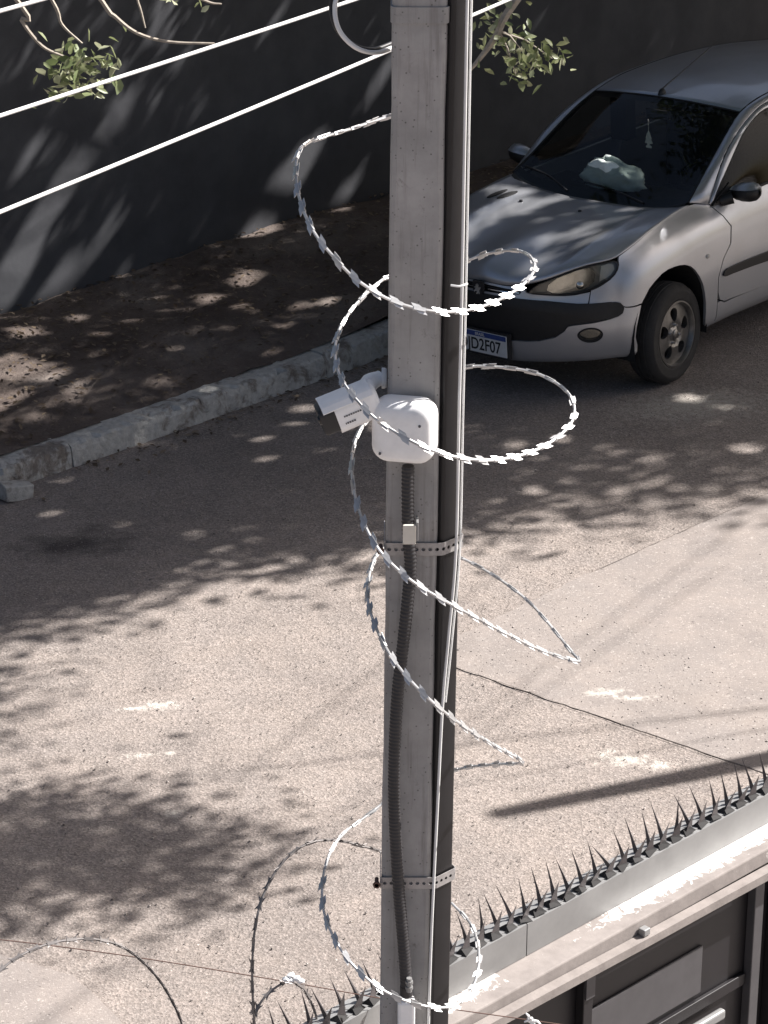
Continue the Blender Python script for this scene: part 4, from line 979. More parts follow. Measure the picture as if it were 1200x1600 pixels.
def panel(name, outer, holes, mat, parent, off=0.0, side=1, rim=.014, step=(.16, .30), both=False):
    """body panel cut out of the body surface, with turned-in edges"""
    outer = dens(outer); holes = [dens(h) for h in holes]
    P2, _, F, polys = sheet(name, outer, holes, lambda u, v: None, None, None, step)
    V = []; NN = []; faces = []
    for m in ((1, -1) if both else (side,)):
        b = len(V)
        for p in P2:
            q, n = S(p.x, p.y, off, m); V.append(q); NN.append(n)
        for f in F:
            tri = tuple(b + i for i in f)
            a0, a1, a2 = (Vector(V[i]) for i in tri)
            if (a1 - a0).cross(a2 - a0).dot(Vector(NN[tri[0]])) < 0: tri = tuple(reversed(tri))
            faces.append(tri)
    nf = len(faces); nv = len(V)
    if rim:
        for m in ((1, -1) if both else (side,)):
            for lp in [outer] + holes:
                ring = []
                for (a, w) in lp:
                    q, n = S(a, w, off, m); q2, _ = S(a, w, off - rim, m); ring.append((q, q2, n))
                b = len(V); k = len(ring)
                for q, q2, n in ring: V += [q, q2]; NN += [n, n]
                faces += [(b + 2 * i, b + 2 * ((i + 1) % k), b + 2 * ((i + 1) % k) + 1, b + 2 * i + 1) for i in range(k) if lp[i][0] > 1e-6 or lp[(i + 1) % k][0] > 1e-6]
    me = mesh(name, V, faces)
    fl = [True] * nf + [False] * (len(faces) - nf); me.polygons.foreach_set('use_smooth', fl)
    # analytic normals keep the highlights clean
    ln = []
    for p in me.polygons:
        for li in p.loop_indices:
            vi = me.loops[li].vertex_index
            ln.append(NN[vi] if p.index < nf else tuple(p.normal))
    me.normals_split_custom_set(ln)
    return obj(name, me, mat, parent, loc=Z0)

HL = [(1.53,4.31),(1.70,4.68),(1.91,4.86),(2.25,4.94),(2.55,4.95),(2.86,4.95),(3.23,4.95),(3.67,4.94),(4.06,4.90),(4.22,4.80),(4.27,4.66),(4.21,4.50),(4.08,4.35),(3.89,4.23),(3.67,4.13),(3.46,4.06),(3.27,4.02),(3.04,3.99),(2.82,3.97),(2.50,4.0),(2.19,4.07),(1.85,4.16),(1.67,4.21)]
STRIP = [(0,3.92),(.6,3.90),(1.14,3.84),(2.01,3.73),(2.88,3.44),(3.65,3.33),(4.11,3.29),(4.33,3.24),(4.46,3.13),(4.48,2.99),(4.41,2.81),(4.20,2.68),(3.85,2.57),(3.41,2.48),(3.05,2.43),(2.76,2.39),(2.58,2.34),(2.48,2.14),(2.25,1.88),(1.80,1.70),(1.45,1.66),(1.21,1.66),(0,1.62)]
GRILLE = [(0,4.78),(.55,4.76),(1.05,4.62),(1.36,4.38),(1.30,4.16),(.9,4.10),(0,4.08)]
ARCH = [(5.18,3.01),(5.24,3.10),(5.44,3.35),(5.65,3.46),(5.85,3.53),(6.02,3.54),(6.18,3.51),(6.32,3.46),(6.46,3.38),(6.59,3.25),(6.69,3.08),(6.79,2.82),(6.87,2.53),(6.92,2.21),(6.95,1.82),(6.95,1.48),(6.95,1.14),(7.0,.5)]
BREAR = [(5.18,2.99),(5.09,2.55),(5.01,2.14),(4.97,1.70),(5.04,1.33),(5.05,.9),(5.04,.53)]
SEAM = [(7.50,4.98),(7.53,4.81),(7.72,4.30),(7.86,3.85),(7.80,3.32),(7.55,2.96),(7.36,2.46),(7.34,1.95),(7.40,1.66),(7.56,1.53)]
TIP = (4.26, 4.93)
FOG = [(3.21 + .40 * math.cos(i * math.pi / 12), 1.97 + .33 * math.sin(i * math.pi / 12)) for i in range(24)]
def inset(poly, d, asp=(1.0, 1.6)):
    """shrink a closed param polygon towards its inside by about d"""
    n = len(poly); out = []
    A = sum(poly[i][0] * poly[(i + 1) % n][1] - poly[(i + 1) % n][0] * poly[i][1] for i in range(n)); sg = 1 if A > 0 else -1
    for i in range(n):
        p0, p1, p2 = poly[i - 1], poly[i], poly[(i + 1) % n]
        dx, dy = (p2[0] - p0[0]) / asp[0], (p2[1] - p0[1]) / asp[1]; L = math.hypot(dx, dy) + 1e-9
        out.append((p1[0] - sg * dy / L * d * asp[0] * 1.0, p1[1] + sg * dx / L * d * asp[1]))
    return out
G = .012
# bumper and nose (whole width): holes are lamps, strip and grille
bumper_outer = [(0, .35), (1, .42), (2.42, .46), (3.56, .47), (5.02, .50)] + list(reversed(BREAR))[1:-1] + [(5.17, 2.97), (4.53, 3.03), (3.92, 3.26), (3.18, 3.37), (3.26, 3.95)] + [(a, w - .035) for a, w in HL[17:]] + [(1.49, 4.31), (1.45, 4.55), (1.05, 4.90), (.5, 4.97), (0, 4.97)]
def merge_half(poly): return poly
bump = panel('bumper', bumper_outer, [STRIP, GRILLE, FOG], M['paint'], car, both=True, rim=.02)
panel('bumper_strip', STRIP, [], M['trim'], bump, off=-.012, both=True, rim=.0, step=(.2, .3))
# rounded raised rubbing strip along the top of the black insert
RUB = [(0, 3.90), (.6, 3.88), (1.14, 3.82), (2.01, 3.71), (2.88, 3.42), (3.65, 3.31), (4.11, 3.27), (4.31, 3.22), (4.43, 3.12), (4.46, 2.99), (4.39, 2.83), (4.18, 2.71), (3.85, 2.60), (3.2, 2.62), (2.6, 2.85), (1.6, 3.0), (0, 3.05)]
panel('rubbing_strip', RUB, [], M['trim'], bump, off=.010, both=True, rim=.03)
panel('grille_mesh', GRILLE, [], M['under'], bump, off=-.035, both=True, rim=0)
for w0 in (4.30, 4.52): panel('grille_bar', [(0, w0), (1.0, w0 - .02), (1.28, w0 - .06), (1.28, w0 - .0), (1.0, w0 + .07), (0, w0 + .09)], [], M['chrome'] if w0 < 4.4 else M['trim'], bump, off=-.006, both=True, rim=.01)
# emblem: a small upright lion on a dark shield
lion = [(-.010,-.030),(-.004,-.018),(-.012,-.012),(-.020,-.022),(-.026,-.018),(-.018,-.004),(-.012,.004),(-.022,.006),(-.024,.012),(-.010,.014),(-.012,.024),(-.004,.032),(.006,.032),(.012,.024),(.010,.014),(.014,.006),(.022,.016),(.027,.012),(.020,-.002),(.014,-.010),(.018,-.024),(.012,-.032),(.006,-.020),(.002,-.030)]
EM = Matrix(((0, 0, 1, .800), (1, 0, 0, 0), (0, 1, 0, .655), (0, 0, 0, 1)))
em = MB().prism([(-.038,.045),(-.042,.0),(-.024,-.040),(0,-.05),(.024,-.040),(.042,.0),(.038,.045)], -.008, .004, EM).build('emblem', M['black_pl'], bump, loc=Z0)
MB().prism(lion, .0045, .011, EM).build('emblem_lion', M['chrome'], em, loc=Z0)
# fog lamps
for sd in (1, -1):
    fg = panel('fog_lamp', inset(FOG, .02), [], M['reflector'], bump, off=-.022, side=sd, rim=0)
    panel('lamp_ring', FOG, [inset(FOG, .055)], M['seal'], fg, off=-.004, side=sd, rim=.02)
    panel('lamp_glass', inset(FOG, .055), [], M['lamp_glass'], fg, off=-.006, side=sd, rim=0)
# headlamps
for sd in (1, -1):
    hl = panel('headlight', HL, [], M['lamp_bezel'], car, off=-.030, side=sd, rim=0, step=(.12, .12))
    panel('lamp_seal', [(a, w) for a, w in HL], [inset(HL, .035)], M['seal'], hl, off=-.002, side=sd, rim=.03, step=(.3, .3))
    c1 = [(2.62 + .50 * math.cos(i * math.pi / 9), 4.50 + .36 * math.sin(i * math.pi / 9)) for i in range(18)]
    c1 = [(a, min(w, 4.86)) for a, w in c1]
    panel('reflector', [(2.05, 4.32), (2.12, 4.62), (2.35, 4.82), (2.8, 4.86), (3.25, 4.84), (3.42, 4.6), (3.38, 4.3), (3.1, 4.12), (2.6, 4.08), (2.2, 4.16)], [], M['reflector'], hl, off=-.022, side=sd, rim=.008, step=(.12, .12))
    panel('indicator', [(3.55, 4.25), (3.62, 4.82), (3.9, 4.84), (4.1, 4.74), (4.12, 4.55), (3.95, 4.38)], [], M['amber'], hl, off=-.022, side=sd, rim=.006, step=(.12, .12))
    p_, n_ = S(2.95, 4.3, -.016, sd)
    MB().lathe([(.0001, .006), (.012, .004), (.022, -.004)], 16, Matrix.Translation(p_) @ Vector(n_).to_track_quat('Z', 'Y').to_matrix().to_4x4()).build('bulb', M['chrome'], hl, True, loc=Z0)
    panel('lamp_glass', inset(HL, .035), [], M['lamp_glass'], hl, off=.0005, side=sd, rim=0, step=(.12, .15))
# wings
fender = [(5.19, 3.03)] + ARCH[1:-1] + [(7.0, .55), (7.26, .60), (7.28, 1.2), (7.30, 1.66)] + [(a - .03, w) for a, w in list(reversed(SEAM))[2:-1]] + [(7.46, 4.98), (7.0, 4.98), (6.34, 4.97), (5.45, 4.97), (5.06, 4.97), (4.6, 4.96), (4.30, 4.95), (4.27, 4.82)] + [(a + .02, w - .02) for a, w in HL[10:17]] + [(3.22, 3.37), (3.92, 3.30), (4.53, 3.07)]
for sd in (1, -1):
    fd = panel('wing', fender, [], M['paint'], car, side=sd, rim=.018)
    p_, n_ = S(7.02, 3.26, .001, sd)
    MB().lathe([(.0001, .009), (.007, .008), (.012, .004), (.014, -.004)], 14, Matrix.Translation(p_) @ Vector(n_).to_track_quat('Z', 'Y').to_matrix().to_4x4() @ Matrix.Diagonal((1.35, 1, 1, 1))).build('side_marker', M['amber'], fd, True, loc=Z0)
# doors, sill, rear quarter, tail
ra = 11.0
RARCH = [(10.36, .9)] + [(10.99 + .64 * math.cos(t_), .9 + 2.45 * math.sin(t_)) for t_ in np.linspace(math.pi, 0, 19)][1:-1] + [(11.62, .9)]
for sd in (1, -1):
    dr = panel('front_door', SEAM + [(8.54, 1.42), (9.30, 1.42), (9.38, 1.7), (9.40, 3.0), (9.38, 4.98), (8.5, 4.98)], [], M['paint'], car, side=sd, rim=.02)
    panel('moulding', [(7.48,2.46),(7.52,2.56),(7.62,2.60),(8.54,2.56),(9.36,2.52),(9.36,2.24),(8.54,2.25),(7.61,2.37),(7.52,2.40)], [], M['trim'], dr, off=.012, side=sd, rim=.016)
    p_, n_ = S(9.15, 3.9, 0, sd)
    MB().box((p_[0] - .09, p_[1] - .012 * sd, p_[2] - .015), (p_[0] + .09, p_[1] + .026 * sd, p_[2] + .012)).build('door_handle', M['trim'], dr, bevel=.008, smooth=True, loc=Z0)
    rd = panel('rear_door', [(9.42, 1.42), (10.2, 1.42), (10.30, 1.9), (10.42, 2.6), (10.62, 3.2), (10.75, 3.8), (10.78, 4.98), (9.40, 4.98), (9.43, 3.0), (9.41, 1.7)], [], M['paint'], car, side=sd, rim=.02)
    panel('sill', [(7.02, .18), (8.5, .12), (10.34, .12), (10.34, 1.36), (9.3, 1.38), (7.56, 1.47), (7.42, 1.60), (7.31, 1.62), (7.30, .62)], [], M['paint'], car, side=sd, rim=.02)
    panel('rear_quarter', [(10.24, 1.42), (10.36, 1.0)] + RARCH[1:-1] + [(11.62, .95), (11.75, .6), (12.2, .5), (13.0, .5), (13.0, 4.97), (10.81, 4.97), (10.78, 3.8), (10.65, 3.2), (10.45, 2.6), (10.33, 1.9)], [], M['paint'], car, side=sd, rim=.02)
panel('tailgate', [(13.02, .5), (13.999, .5), (13.999, 4.97), (13.02, 4.97)], [], M['paint'], car, both=True, rim=0)
for sd in (1, -1): panel('tail_lamp', [(12.3, 3.4), (12.3, 4.7), (12.8, 4.8), (12.95, 3.3)], [], M['amber'], car, off=.004, side=sd, rim=.01)

# bonnet: a Coons patch between nose edge, wing edges and scuttle
def curve(P, n): return [p for p in resample(catmull(P, 10), 1e9)] if n == 2 else resample_n(catmull(P, 10), n)
def resample_n(P, n):
    L = [0.0]
    for a, b in zip(P, P[1:]): L.append(L[-1] + (b - a).length)
    out = []; j = 0
    for i in range(n):
        d = L[-1] * i / (n - 1)
        while j < len(L) - 2 and L[j + 1] < d: j += 1
        out.append(P[j].lerp(P[j + 1], (d - L[j]) / max(1e-9, L[j + 1] - L[j])))
    return out
nu, nv = 25, 31
def topc(a0, a1, n, lift=.002):
    return resample_n([Vector(surf(np.array([a]), np.array([4.999]))[0]) + Vector((0, 0, lift)) for a in np.linspace(a0, a1, 60)], n)
front = topc(0, 4.15, nu); side_ = topc(4.15, 7.0, nv)
WSB = [(-.262, 0, .928), (-.262, .15, .929), (-.264, .30, .934), (-.272, .45, .945), (-.284, .58, .964), (-.30, .68, .987)]
rear = curve(WSB, nu); cent = curve([tuple(front[0]), (.735, 0, .765), (.60, 0, .822), (.35, 0, .873), (.10, 0, .903), (-.10, 0, .919), (-.262, 0, .928)], nv)
Pg = {}
for i in range(nu):
    u = i / (nu - 1)
    for j in range(nv):
        v = j / (nv - 1)
        p = front[i] * (1 - v) + rear[i] * v + cent[j] * (1 - u) + side_[j] * u - (front[0] * (1 - u) * (1 - v) + front[-1] * u * (1 - v) + rear[0] * (1 - u) * v + rear[-1] * u * v)
        uc = .70 - .10 * (1 - v)
        ridge = .011 * math.exp(-((u - uc) / .07) ** 2) * math.sin(math.pi * min(1, v * 1.02)) ** .5 + .012 * math.sin(math.pi * u) * math.sin(math.pi * v)
        Pg[i, j] = p + Vector((.3 * ridge, 0, ridge))
V = []; idx = {}
for i in range(-(nu - 1), nu):
    for j in range(nv):
        p = Pg[abs(i), j]; idx[i, j] = len(V); V.append((p.x, p.y * (1 if i >= 0 else -1), p.z))
F = [(idx[i, j], idx[i + 1, j], idx[i + 1, j + 1], idx[i, j + 1]) for i in range(-(nu - 1), nu - 1) for j in range(nv - 1)]
bon = obj('bonnet', mesh('bonnet', V, F, True), M['paint'], car, loc=Z0)
sm = bon.modifiers.new('thickness', 'SOLIDIFY'); sm.thickness = .012; sm.offset = -1
def on_bonnet(x, y):
    best = min(Pg.values(), key=lambda p: (p.x - x) ** 2 + (p.y - abs(y)) ** 2); return Vector((x, y, best.z))
# two dark air slots on the right of the bonnet, washer jets
for (x, y) in ((-.02, -.545), (-.03, -.475)):
    c = on_bonnet(x, y); 
    mb = MB(); n = 20; ring = []
    for i in range(n):
        a = 2 * math.pi * i / n; lx, ly = .085 * math.cos(a), .020 * math.sin(a)
        q = on_bonnet(x + lx * .98 + ly * .1, y + ly - lx * .12); ring.append(q + Vector((0, 0, .005)))
    mb.add(ring + [p - Vector((0, 0, .012)) for p in ring], [tuple(range(n))] + [(i, n + i, n + (i + 1) % n, (i + 1) % n) for i in range(n)]); mb.build('air_slot', M['seal'], bon, loc=Z0)
for (x, y) in ((-.02, -.36), (-.06, .06)):
    c = on_bonnet(x, y); MB().lathe([(.0001, .012), (.010, .009), (.013, -.003)], 12, Matrix.Translation(c)).build('washer_jet', M['black_pl'], bon, True, loc=Z0)

# ---- glasshouse
def loft(name, rows, mat, parent, n=24, mirror=False, thick=0.0, both=False, sub=4):
    """surface through a list of guide curves"""
    C_ = [curve(r_, n) for r_ in rows]; nr = (len(rows) - 1) * sub + 1; V = []
    cols = [catmull([c[k] for c in C_], sub) for k in range(n)]
    for k in range(n): V += [tuple(p) for p in cols[k]]
    F = [(k * nr + i, (k + 1) * nr + i, (k + 1) * nr + i + 1, k * nr + i + 1) for k in range(n - 1) for i in range(nr - 1)]
    if mirror: V = [(x, -y, z) for x, y, z in V]; F = [tuple(reversed(f)) for f in F]
    if both:
        b = len(V); V = V + [(x, -y, z) for x, y, z in V]; F = F + [tuple(b + i for i in reversed(f)) for f in F]
    me = mesh(name, V, F, True)
    if both:
        bm = bmesh.new(); bm.from_mesh(me); bmesh.ops.remove_doubles(bm, verts=bm.verts, dist=1e-4); bm.to_mesh(me); bm.free()
    o = obj(name, me, mat, parent, loc=Z0)
    if thick: md = o.modifiers.new('thickness', 'SOLIDIFY'); md.thickness = thick; md.offset = 0
    return o
WE = [(-.315,.670,.995),(-.48,.640,1.092),(-.74,.597,1.252),(-.87,.573,1.325),(-.985,.553,1.375)]          # windscreen edge
RE = [(-.985,.553,1.375),(-1.12,.545,1.408),(-1.32,.545,1.432),(-1.8,.55,1.438),(-2.3,.545,1.410),(-2.75,.515,1.355)]   # roof edge
WT = [(-.94,0,1.412),(-.942,.2,1.408),(-.955,.40,1.395),(-.985,.553,1.375)]
OC = [(-.44,.722,.962),(-.50,.708,1.035),(-.60,.688,1.15),(-.75,.655,1.25),(-.99,.612,1.352),(-1.24,.592,1.402),(-1.8,.592,1.405),(-2.3,.583,1.378),(-2.75,.55,1.32)]
WN = [(-.47,.736,.985),(-.53,.728,1.05),(-.66,.705,1.15),(-.79,.678,1.245),(-.87,.660,1.29),(-1.04,.630,1.352),(-1.21,.615,1.372),(-1.8,.615,1.375),(-2.3,.60,1.348),(-2.72,.565,1.29)]
# windscreen half rows from the centre line out to the edge
rows = []
for f in (0, .35, .7, 1.0):
    rows.append([tuple(Vector(a)) for a in []])
base_c = curve(WSB[:5] + [(-.315, .670, .995)], 13); top_c = curve(WT, 13); edge_c = curve(WE, 13)
mid_c = [Vector((-.28,0,.935)).lerp(Vector((-.94,0,1.412)), i / 12) + Vector((.5,0,.86)) * (.030 * math.sin(math.pi * i / 12)) for i in range(13)]
V = []; idx = {}; wsp = {}
for i in range(13):
    u = i / 12
    for j in range(13):
        v = j / 12
        wsp[i, j] = base_c[i] * (1 - v) + top_c[i] * v + mid_c[j] * (1 - u) + edge_c[j] * u - (mid_c[0] * (1 - u) * (1 - v) + edge_c[0] * u * (1 - v) + mid_c[-1] * (1 - u) * v + edge_c[-1] * u * v)
for i in range(-12, 13):
    for j in range(13): p = wsp[abs(i), j]; idx[i, j] = len(V); V.append((p.x, p.y if i >= 0 else -p.y, p.z))
F = [(idx[i, j], idx[i + 1, j], idx[i + 1, j + 1], idx[i, j + 1]) for i in range(-12, 12) for j in range(12)]
ws = obj('windscreen', mesh('windscreen', V, F, True), M['windscreen'], car, loc=Z0)
# black ceramic border round the glass and rubber seal
def fr(u0, u1, v0, v1, nm):
    V = []; F = []; n = 20
    for a in range(n + 1):
        for b in range(3):
            if u1 - u0 > v1 - v0: u, v = u0 + (u1 - u0) * a / n, v0 + (v1 - v0) * b / 2
            else: u, v = u0 + (u1 - u0) * b / 2, v0 + (v1 - v0) * a / n
            au = abs(u) * 12; i = min(11, int(au)); fu = au - i; jv = v * 12; j = min(11, int(jv)); fv = jv - j
            p = wsp[i, j] * (1 - fu) * (1 - fv) + wsp[i + 1, j] * fu * (1 - fv) + wsp[i, j + 1] * (1 - fu) * fv + wsp[i + 1, j + 1] * fu * fv
            V.append((p.x - .004, p.y if u >= 0 else -p.y, p.z - .005))
    F = [(a * 3 + b, a * 3 + 3 + b, a * 3 + 4 + b, a * 3 + 1 + b) for a in range(n) for b in range(2)]
    obj(nm, mesh(nm, V, F, True), M['seal'], ws, loc=Z0)
fr(-1, 0, 0, .085, 'glass_border'); fr(0, 1, 0, .085, 'glass_border'); fr(-1, 0, .945, 1, 'glass_border'); fr(0, 1, .945, 1, 'glass_border'); fr(.945, 1, .09, .94, 'glass_border'); fr(-1, -.945, .09, .94, 'glass_border')
MB().tube(edge_c, .007, 6).build('side_seal', M['seal'], ws, True, loc=Z0); MB().tube([(p.x, -p.y, p.z) for p in edge_c], .007, 6).build('side_seal', M['seal'], ws, True, loc=Z0)
MB().tube(top_c + [], .006, 6).tube([(p.x, -p.y, p.z) for p in top_c], .006, 6).build('top_seal', M['seal'], ws, True, loc=Z0)
# scuttle and wipers
sc_ = MB(); V = []
for i in range(-12, 13):
    p = base_c[abs(i)]; y = p.y if i >= 0 else -p.y
    V += [(p.x + .030, y * .985, p.z - .008), (p.x - .045, y * .985, p.z + .012)]
sc_.add(V, [(2 * i, 2 * i + 2, 2 * i + 3, 2 * i + 1) for i in range(24)]); sc_.build('scuttle_grille', M['trim'], ws, loc=Z0)
for (a, b) in (((-.285, .36, .955), (-.365, -.26, .998)), ((-.285, -.22, .950), (-.375, -.62, 1.03))):
    a, b = Vector(a), Vector(b); m_ = a.lerp(b, .5) + Vector((-.02, 0, .012))
    MB().tube(catmull([a, m_, b], 5), .007, 6).build('wiper', M['black_pl'], ws, True, loc=Z0)
# roof with crown, ditch seals
rows = []
for f, dz in ((0, .030), (.35, .0265), (.7, .015), (.92, .003), (1.0, 0)):
    rows.append([(x - (.045 * (1 - f) ** 2 if k < 0 else 0) + (.045 * (1 - f * f) if k == 0 else 0), y * f, z + dz + (.012 * (1 - f * f) if k == 0 else 0) * 0) for k, (x, y, z) in enumerate(RE)])
roof = loft('roof', rows, M['paint'], car, 30, both=True, thick=.01)
WT0 = rows[0][0]
MB().tube(curve(RE, 30), .0075, 6).build('roof_seal', M['seal'], roof, True, loc=Z0)
MB().tube([(p.x, -p.y, p.z) for p in curve(RE, 30)], .0075, 6).build('roof_seal', M['seal'], roof, True, loc=Z0)
MB().lathe([(.0001, .028), (.010, .025), (.018, .010), (.022, -.01)], 14, Matrix.Translation((-.99, -.035, 1.424)) @ Matrix.Diagonal((1.5, 1, 1, 1))).build('antenna_foot', M['black_pl'], roof, True, loc=Z0)
MB().tube([(-.99, -.035, 1.448), (-1.15, -.035, 1.50), (-1.55, -.035, 1.63)], [.005, .0035, .0025], 6).build('antenna', M['black_pl'], roof, True, loc=Z0)
allE = WE[:-1] + RE
for sd in (1, -1):
    mi = sd < 0; flip = lambda P: P
    # pillar and cant rail: body colour between windscreen edge and door seam
    mid = [tuple(Vector(a).lerp(Vector(b), .5) + Vector((.006, .010, .008))) for a, b in zip(curve(allE, 20), curve(OC, 20))]
    loft('pillar', [allE, mid, OC], M['paint'], car, 34, mirror=mi, thick=.01)
    mid2 = [tuple(Vector(a).lerp(Vector(b), .5) + Vector((.002, .006, .003))) for a, b in zip(curve(OC, 20), curve(WN, 20))]
    df = loft('door_frame', [[(x, y + .004, z) for x, y, z in OC], mid2, WN], M['paint'], car, 34, mirror=mi, thick=.008)
    pts = curve([(x, y + .001, z) for x, y, z in OC], 40); MB().tube([(p.x, p.y * sd, p.z) for p in pts], .006, 6).build('door_seam', M['seal'], df, True, loc=Z0)
    # side glass from the window line down to the belt
    belt = [(-.475, .742, .972), (-.62, .747, .968), (-1.2, .752, .983), (-1.9, .747, 1.003), (-2.45, .737, 1.022), (-2.72, .70, 1.022)]
    gl_ = loft('side_glass', [[(x, y - .004, z) for x, y, z in WN], [tuple(Vector(a).lerp(Vector(b), .5) + Vector((0, .012, 0))) for a, b in zip(curve(WN, 16), curve(belt, 16))], belt], M['side_glass'], car, 34, mirror=mi)
    pts = curve(WN, 40); MB().tube([(p.x, p.y * sd, p.z) for p in pts], .006, 6).build('window_seal', M['seal'], gl_, True, loc=Z0)
    pts = curve([(x, y + .002, z) for x, y, z in belt], 30); MB().tube([(p.x, p.y * sd, p.z) for p in pts], .010, 6).build('belt_seal', M['seal'], gl_, True, loc=Z0)
    MB().box((-1.46, .62 * sd, .97), (-1.36, .742 * sd, 1.36)).build('centre_pillar', M['seal'], car, loc=Z0)
    # mirror: sail, arm, shell and cap
    mr = MB(); V = [(-.445, .735, .955), (-.60, .752, .955), (-.61, .735, 1.06), (-.50, .742, 1.01)]
    mr.add([(x, (y + .012) * sd, z) for x, y, z in V] + [(x, (y - .004) * sd, z) for x, y, z in V], [(0, 1, 2, 3), (0, 4, 5, 1), (1, 5, 6, 2), (2, 6, 7, 3), (3, 7, 4, 0)])
    mo = mr.build('wing_mirror', M['trim'], car, loc=Z0)
    def shell(nm, z0, z1, mat, e=0.0):
        V = []; n = 16; prof = []
        ys = [(.755, .55), (.79, .80), (.84, .97), (.89, 1.0), (.925, .86), (.945, .55), (.950, .2)]
        for y, f in ys:
            for i in range(n):
                a = 2 * math.pi * i / n; cx, cz_ = -.63, 1.0 + (y - .75) * .12
                dx, dz = (.062 + e) * f * math.cos(a), (.058 + e) * f * math.sin(a)
                if math.cos(a) < 0: dx *= .75
                dz = max(z0, min(z1, dz)); V.append((cx + dx, y * sd, cz_ + dz))
        F = [(k * n + i, k * n + (i + 1) % n, (k + 1) * n + (i + 1) % n, (k + 1) * n + i) for k in range(len(ys) - 1) for i in range(n)] + [tuple(range(n)), tuple(reversed(range((len(ys) - 1) * n, len(ys) * n)))]
        return obj(nm, mesh(nm, V, F, True), mat, mo, loc=Z0)
    shell('mirror_shell', -.2, .2, M['trim']); shell('mirror_cap', .022, .2, M['paint'], .004)
    MB().tube([(-.53, .735 * sd, .965), (-.58, .79 * sd, .985)], [.035, .04], 10).build('mirror_arm', M['trim'], mo, True, loc=Z0)
# rear window
loft('rear_window', [[(-2.78, y, z) for y, z in ((0, 1.37), (.25, 1.365), (.5, 1.345))], [(-2.90, y, 1.18) for y in (0, .28, .55)], [(-2.955, y, 1.012) for y in (0, .3, .575)]], M['side_glass'], car, 12, both=True)
# cabin: dash, seats, steering wheel, floor; dark shell behind the panels
MB().box((-.80, -.66, .72), (-.34, .66, .915)).build('dashboard', M['cabin'], car, bevel=.04, smooth=True, loc=Z0)
for y in (-.36, .36):
    st = MB().box((-1.75, y - .24, .45), (-1.20, y + .24, .62)).build('front_seat', M['seat'], car, bevel=.05, smooth=True, loc=Z0)
    MB().box((-1.86, y - .23, .60), (-1.70, y + .23, 1.12)).build('seat_back', M['seat'], st, bevel=.05, smooth=True, loc=Z0)
    MB().box((-1.87, y - .12, 1.135), (-1.77, y + .12, 1.28)).build('headrest', M['seat'], st, bevel=.04, smooth=True, loc=Z0)
MB().box((-2.55, -.6, .5), (-2.40, .6, 1.08)).build('rear_seat', M['seat'], car, bevel=.05, smooth=True, loc=Z0)
tor = MB(); P = [Vector((-.86, .36, .90)) + Vector((.30, 0, .95)).normalized() * 0 + Vector((-.06 * math.sin(a), .18 * math.cos(a), .17 * math.sin(a))) for a in np.linspace(0, 2 * math.pi, 29)]
tor.tube(P, .014, 8).tube([P[0], P[14]], .016, 6).build('steering_wheel', M['cabin'], car, True, loc=Z0)
MB().box((-2.9, -.66, .22), (-.40, .66, .34)).build('floor_pan', M['under'], car, loc=Z0)
MB().box((-.40, -.42, .27), (.48, .42, .60)).build('engine_bay', M['under'], car, loc=Z0)
MB().box((-.42, -.72, .34), (-.36, .72, .80)).build('bulkhead', M['under'], car, loc=Z0)
MB().box((-.86, -.05, 1.30), (-.84, .13, 1.36)).build('inner_mirror', M['cabin'], car, bevel=.008, smooth=True, loc=Z0)
# wheel wells
for (x0, rr_) in ((.035, .40), (-2.44, .36)):
    for sd in (1, -1):
        mb = MB(); n = 20; V = []
        for i in range(n + 1):
            a = math.pi * (-.08 + 1.16 * i / n); V += [(x0 + rr_ * math.cos(a) * .86, .50 * sd, .33 + rr_ * math.sin(a)), (x0 + rr_ * math.cos(a) * .86, .795 * sd, .33 + rr_ * math.sin(a))]
        mb.add(V, [(2 * i, 2 * i + 1, 2 * i + 3, 2 * i + 2) for i in range(n)] + [tuple(2 * i for i in range(n + 1))]); mb.build('wheel_well', M['under'], car, loc=Z0)
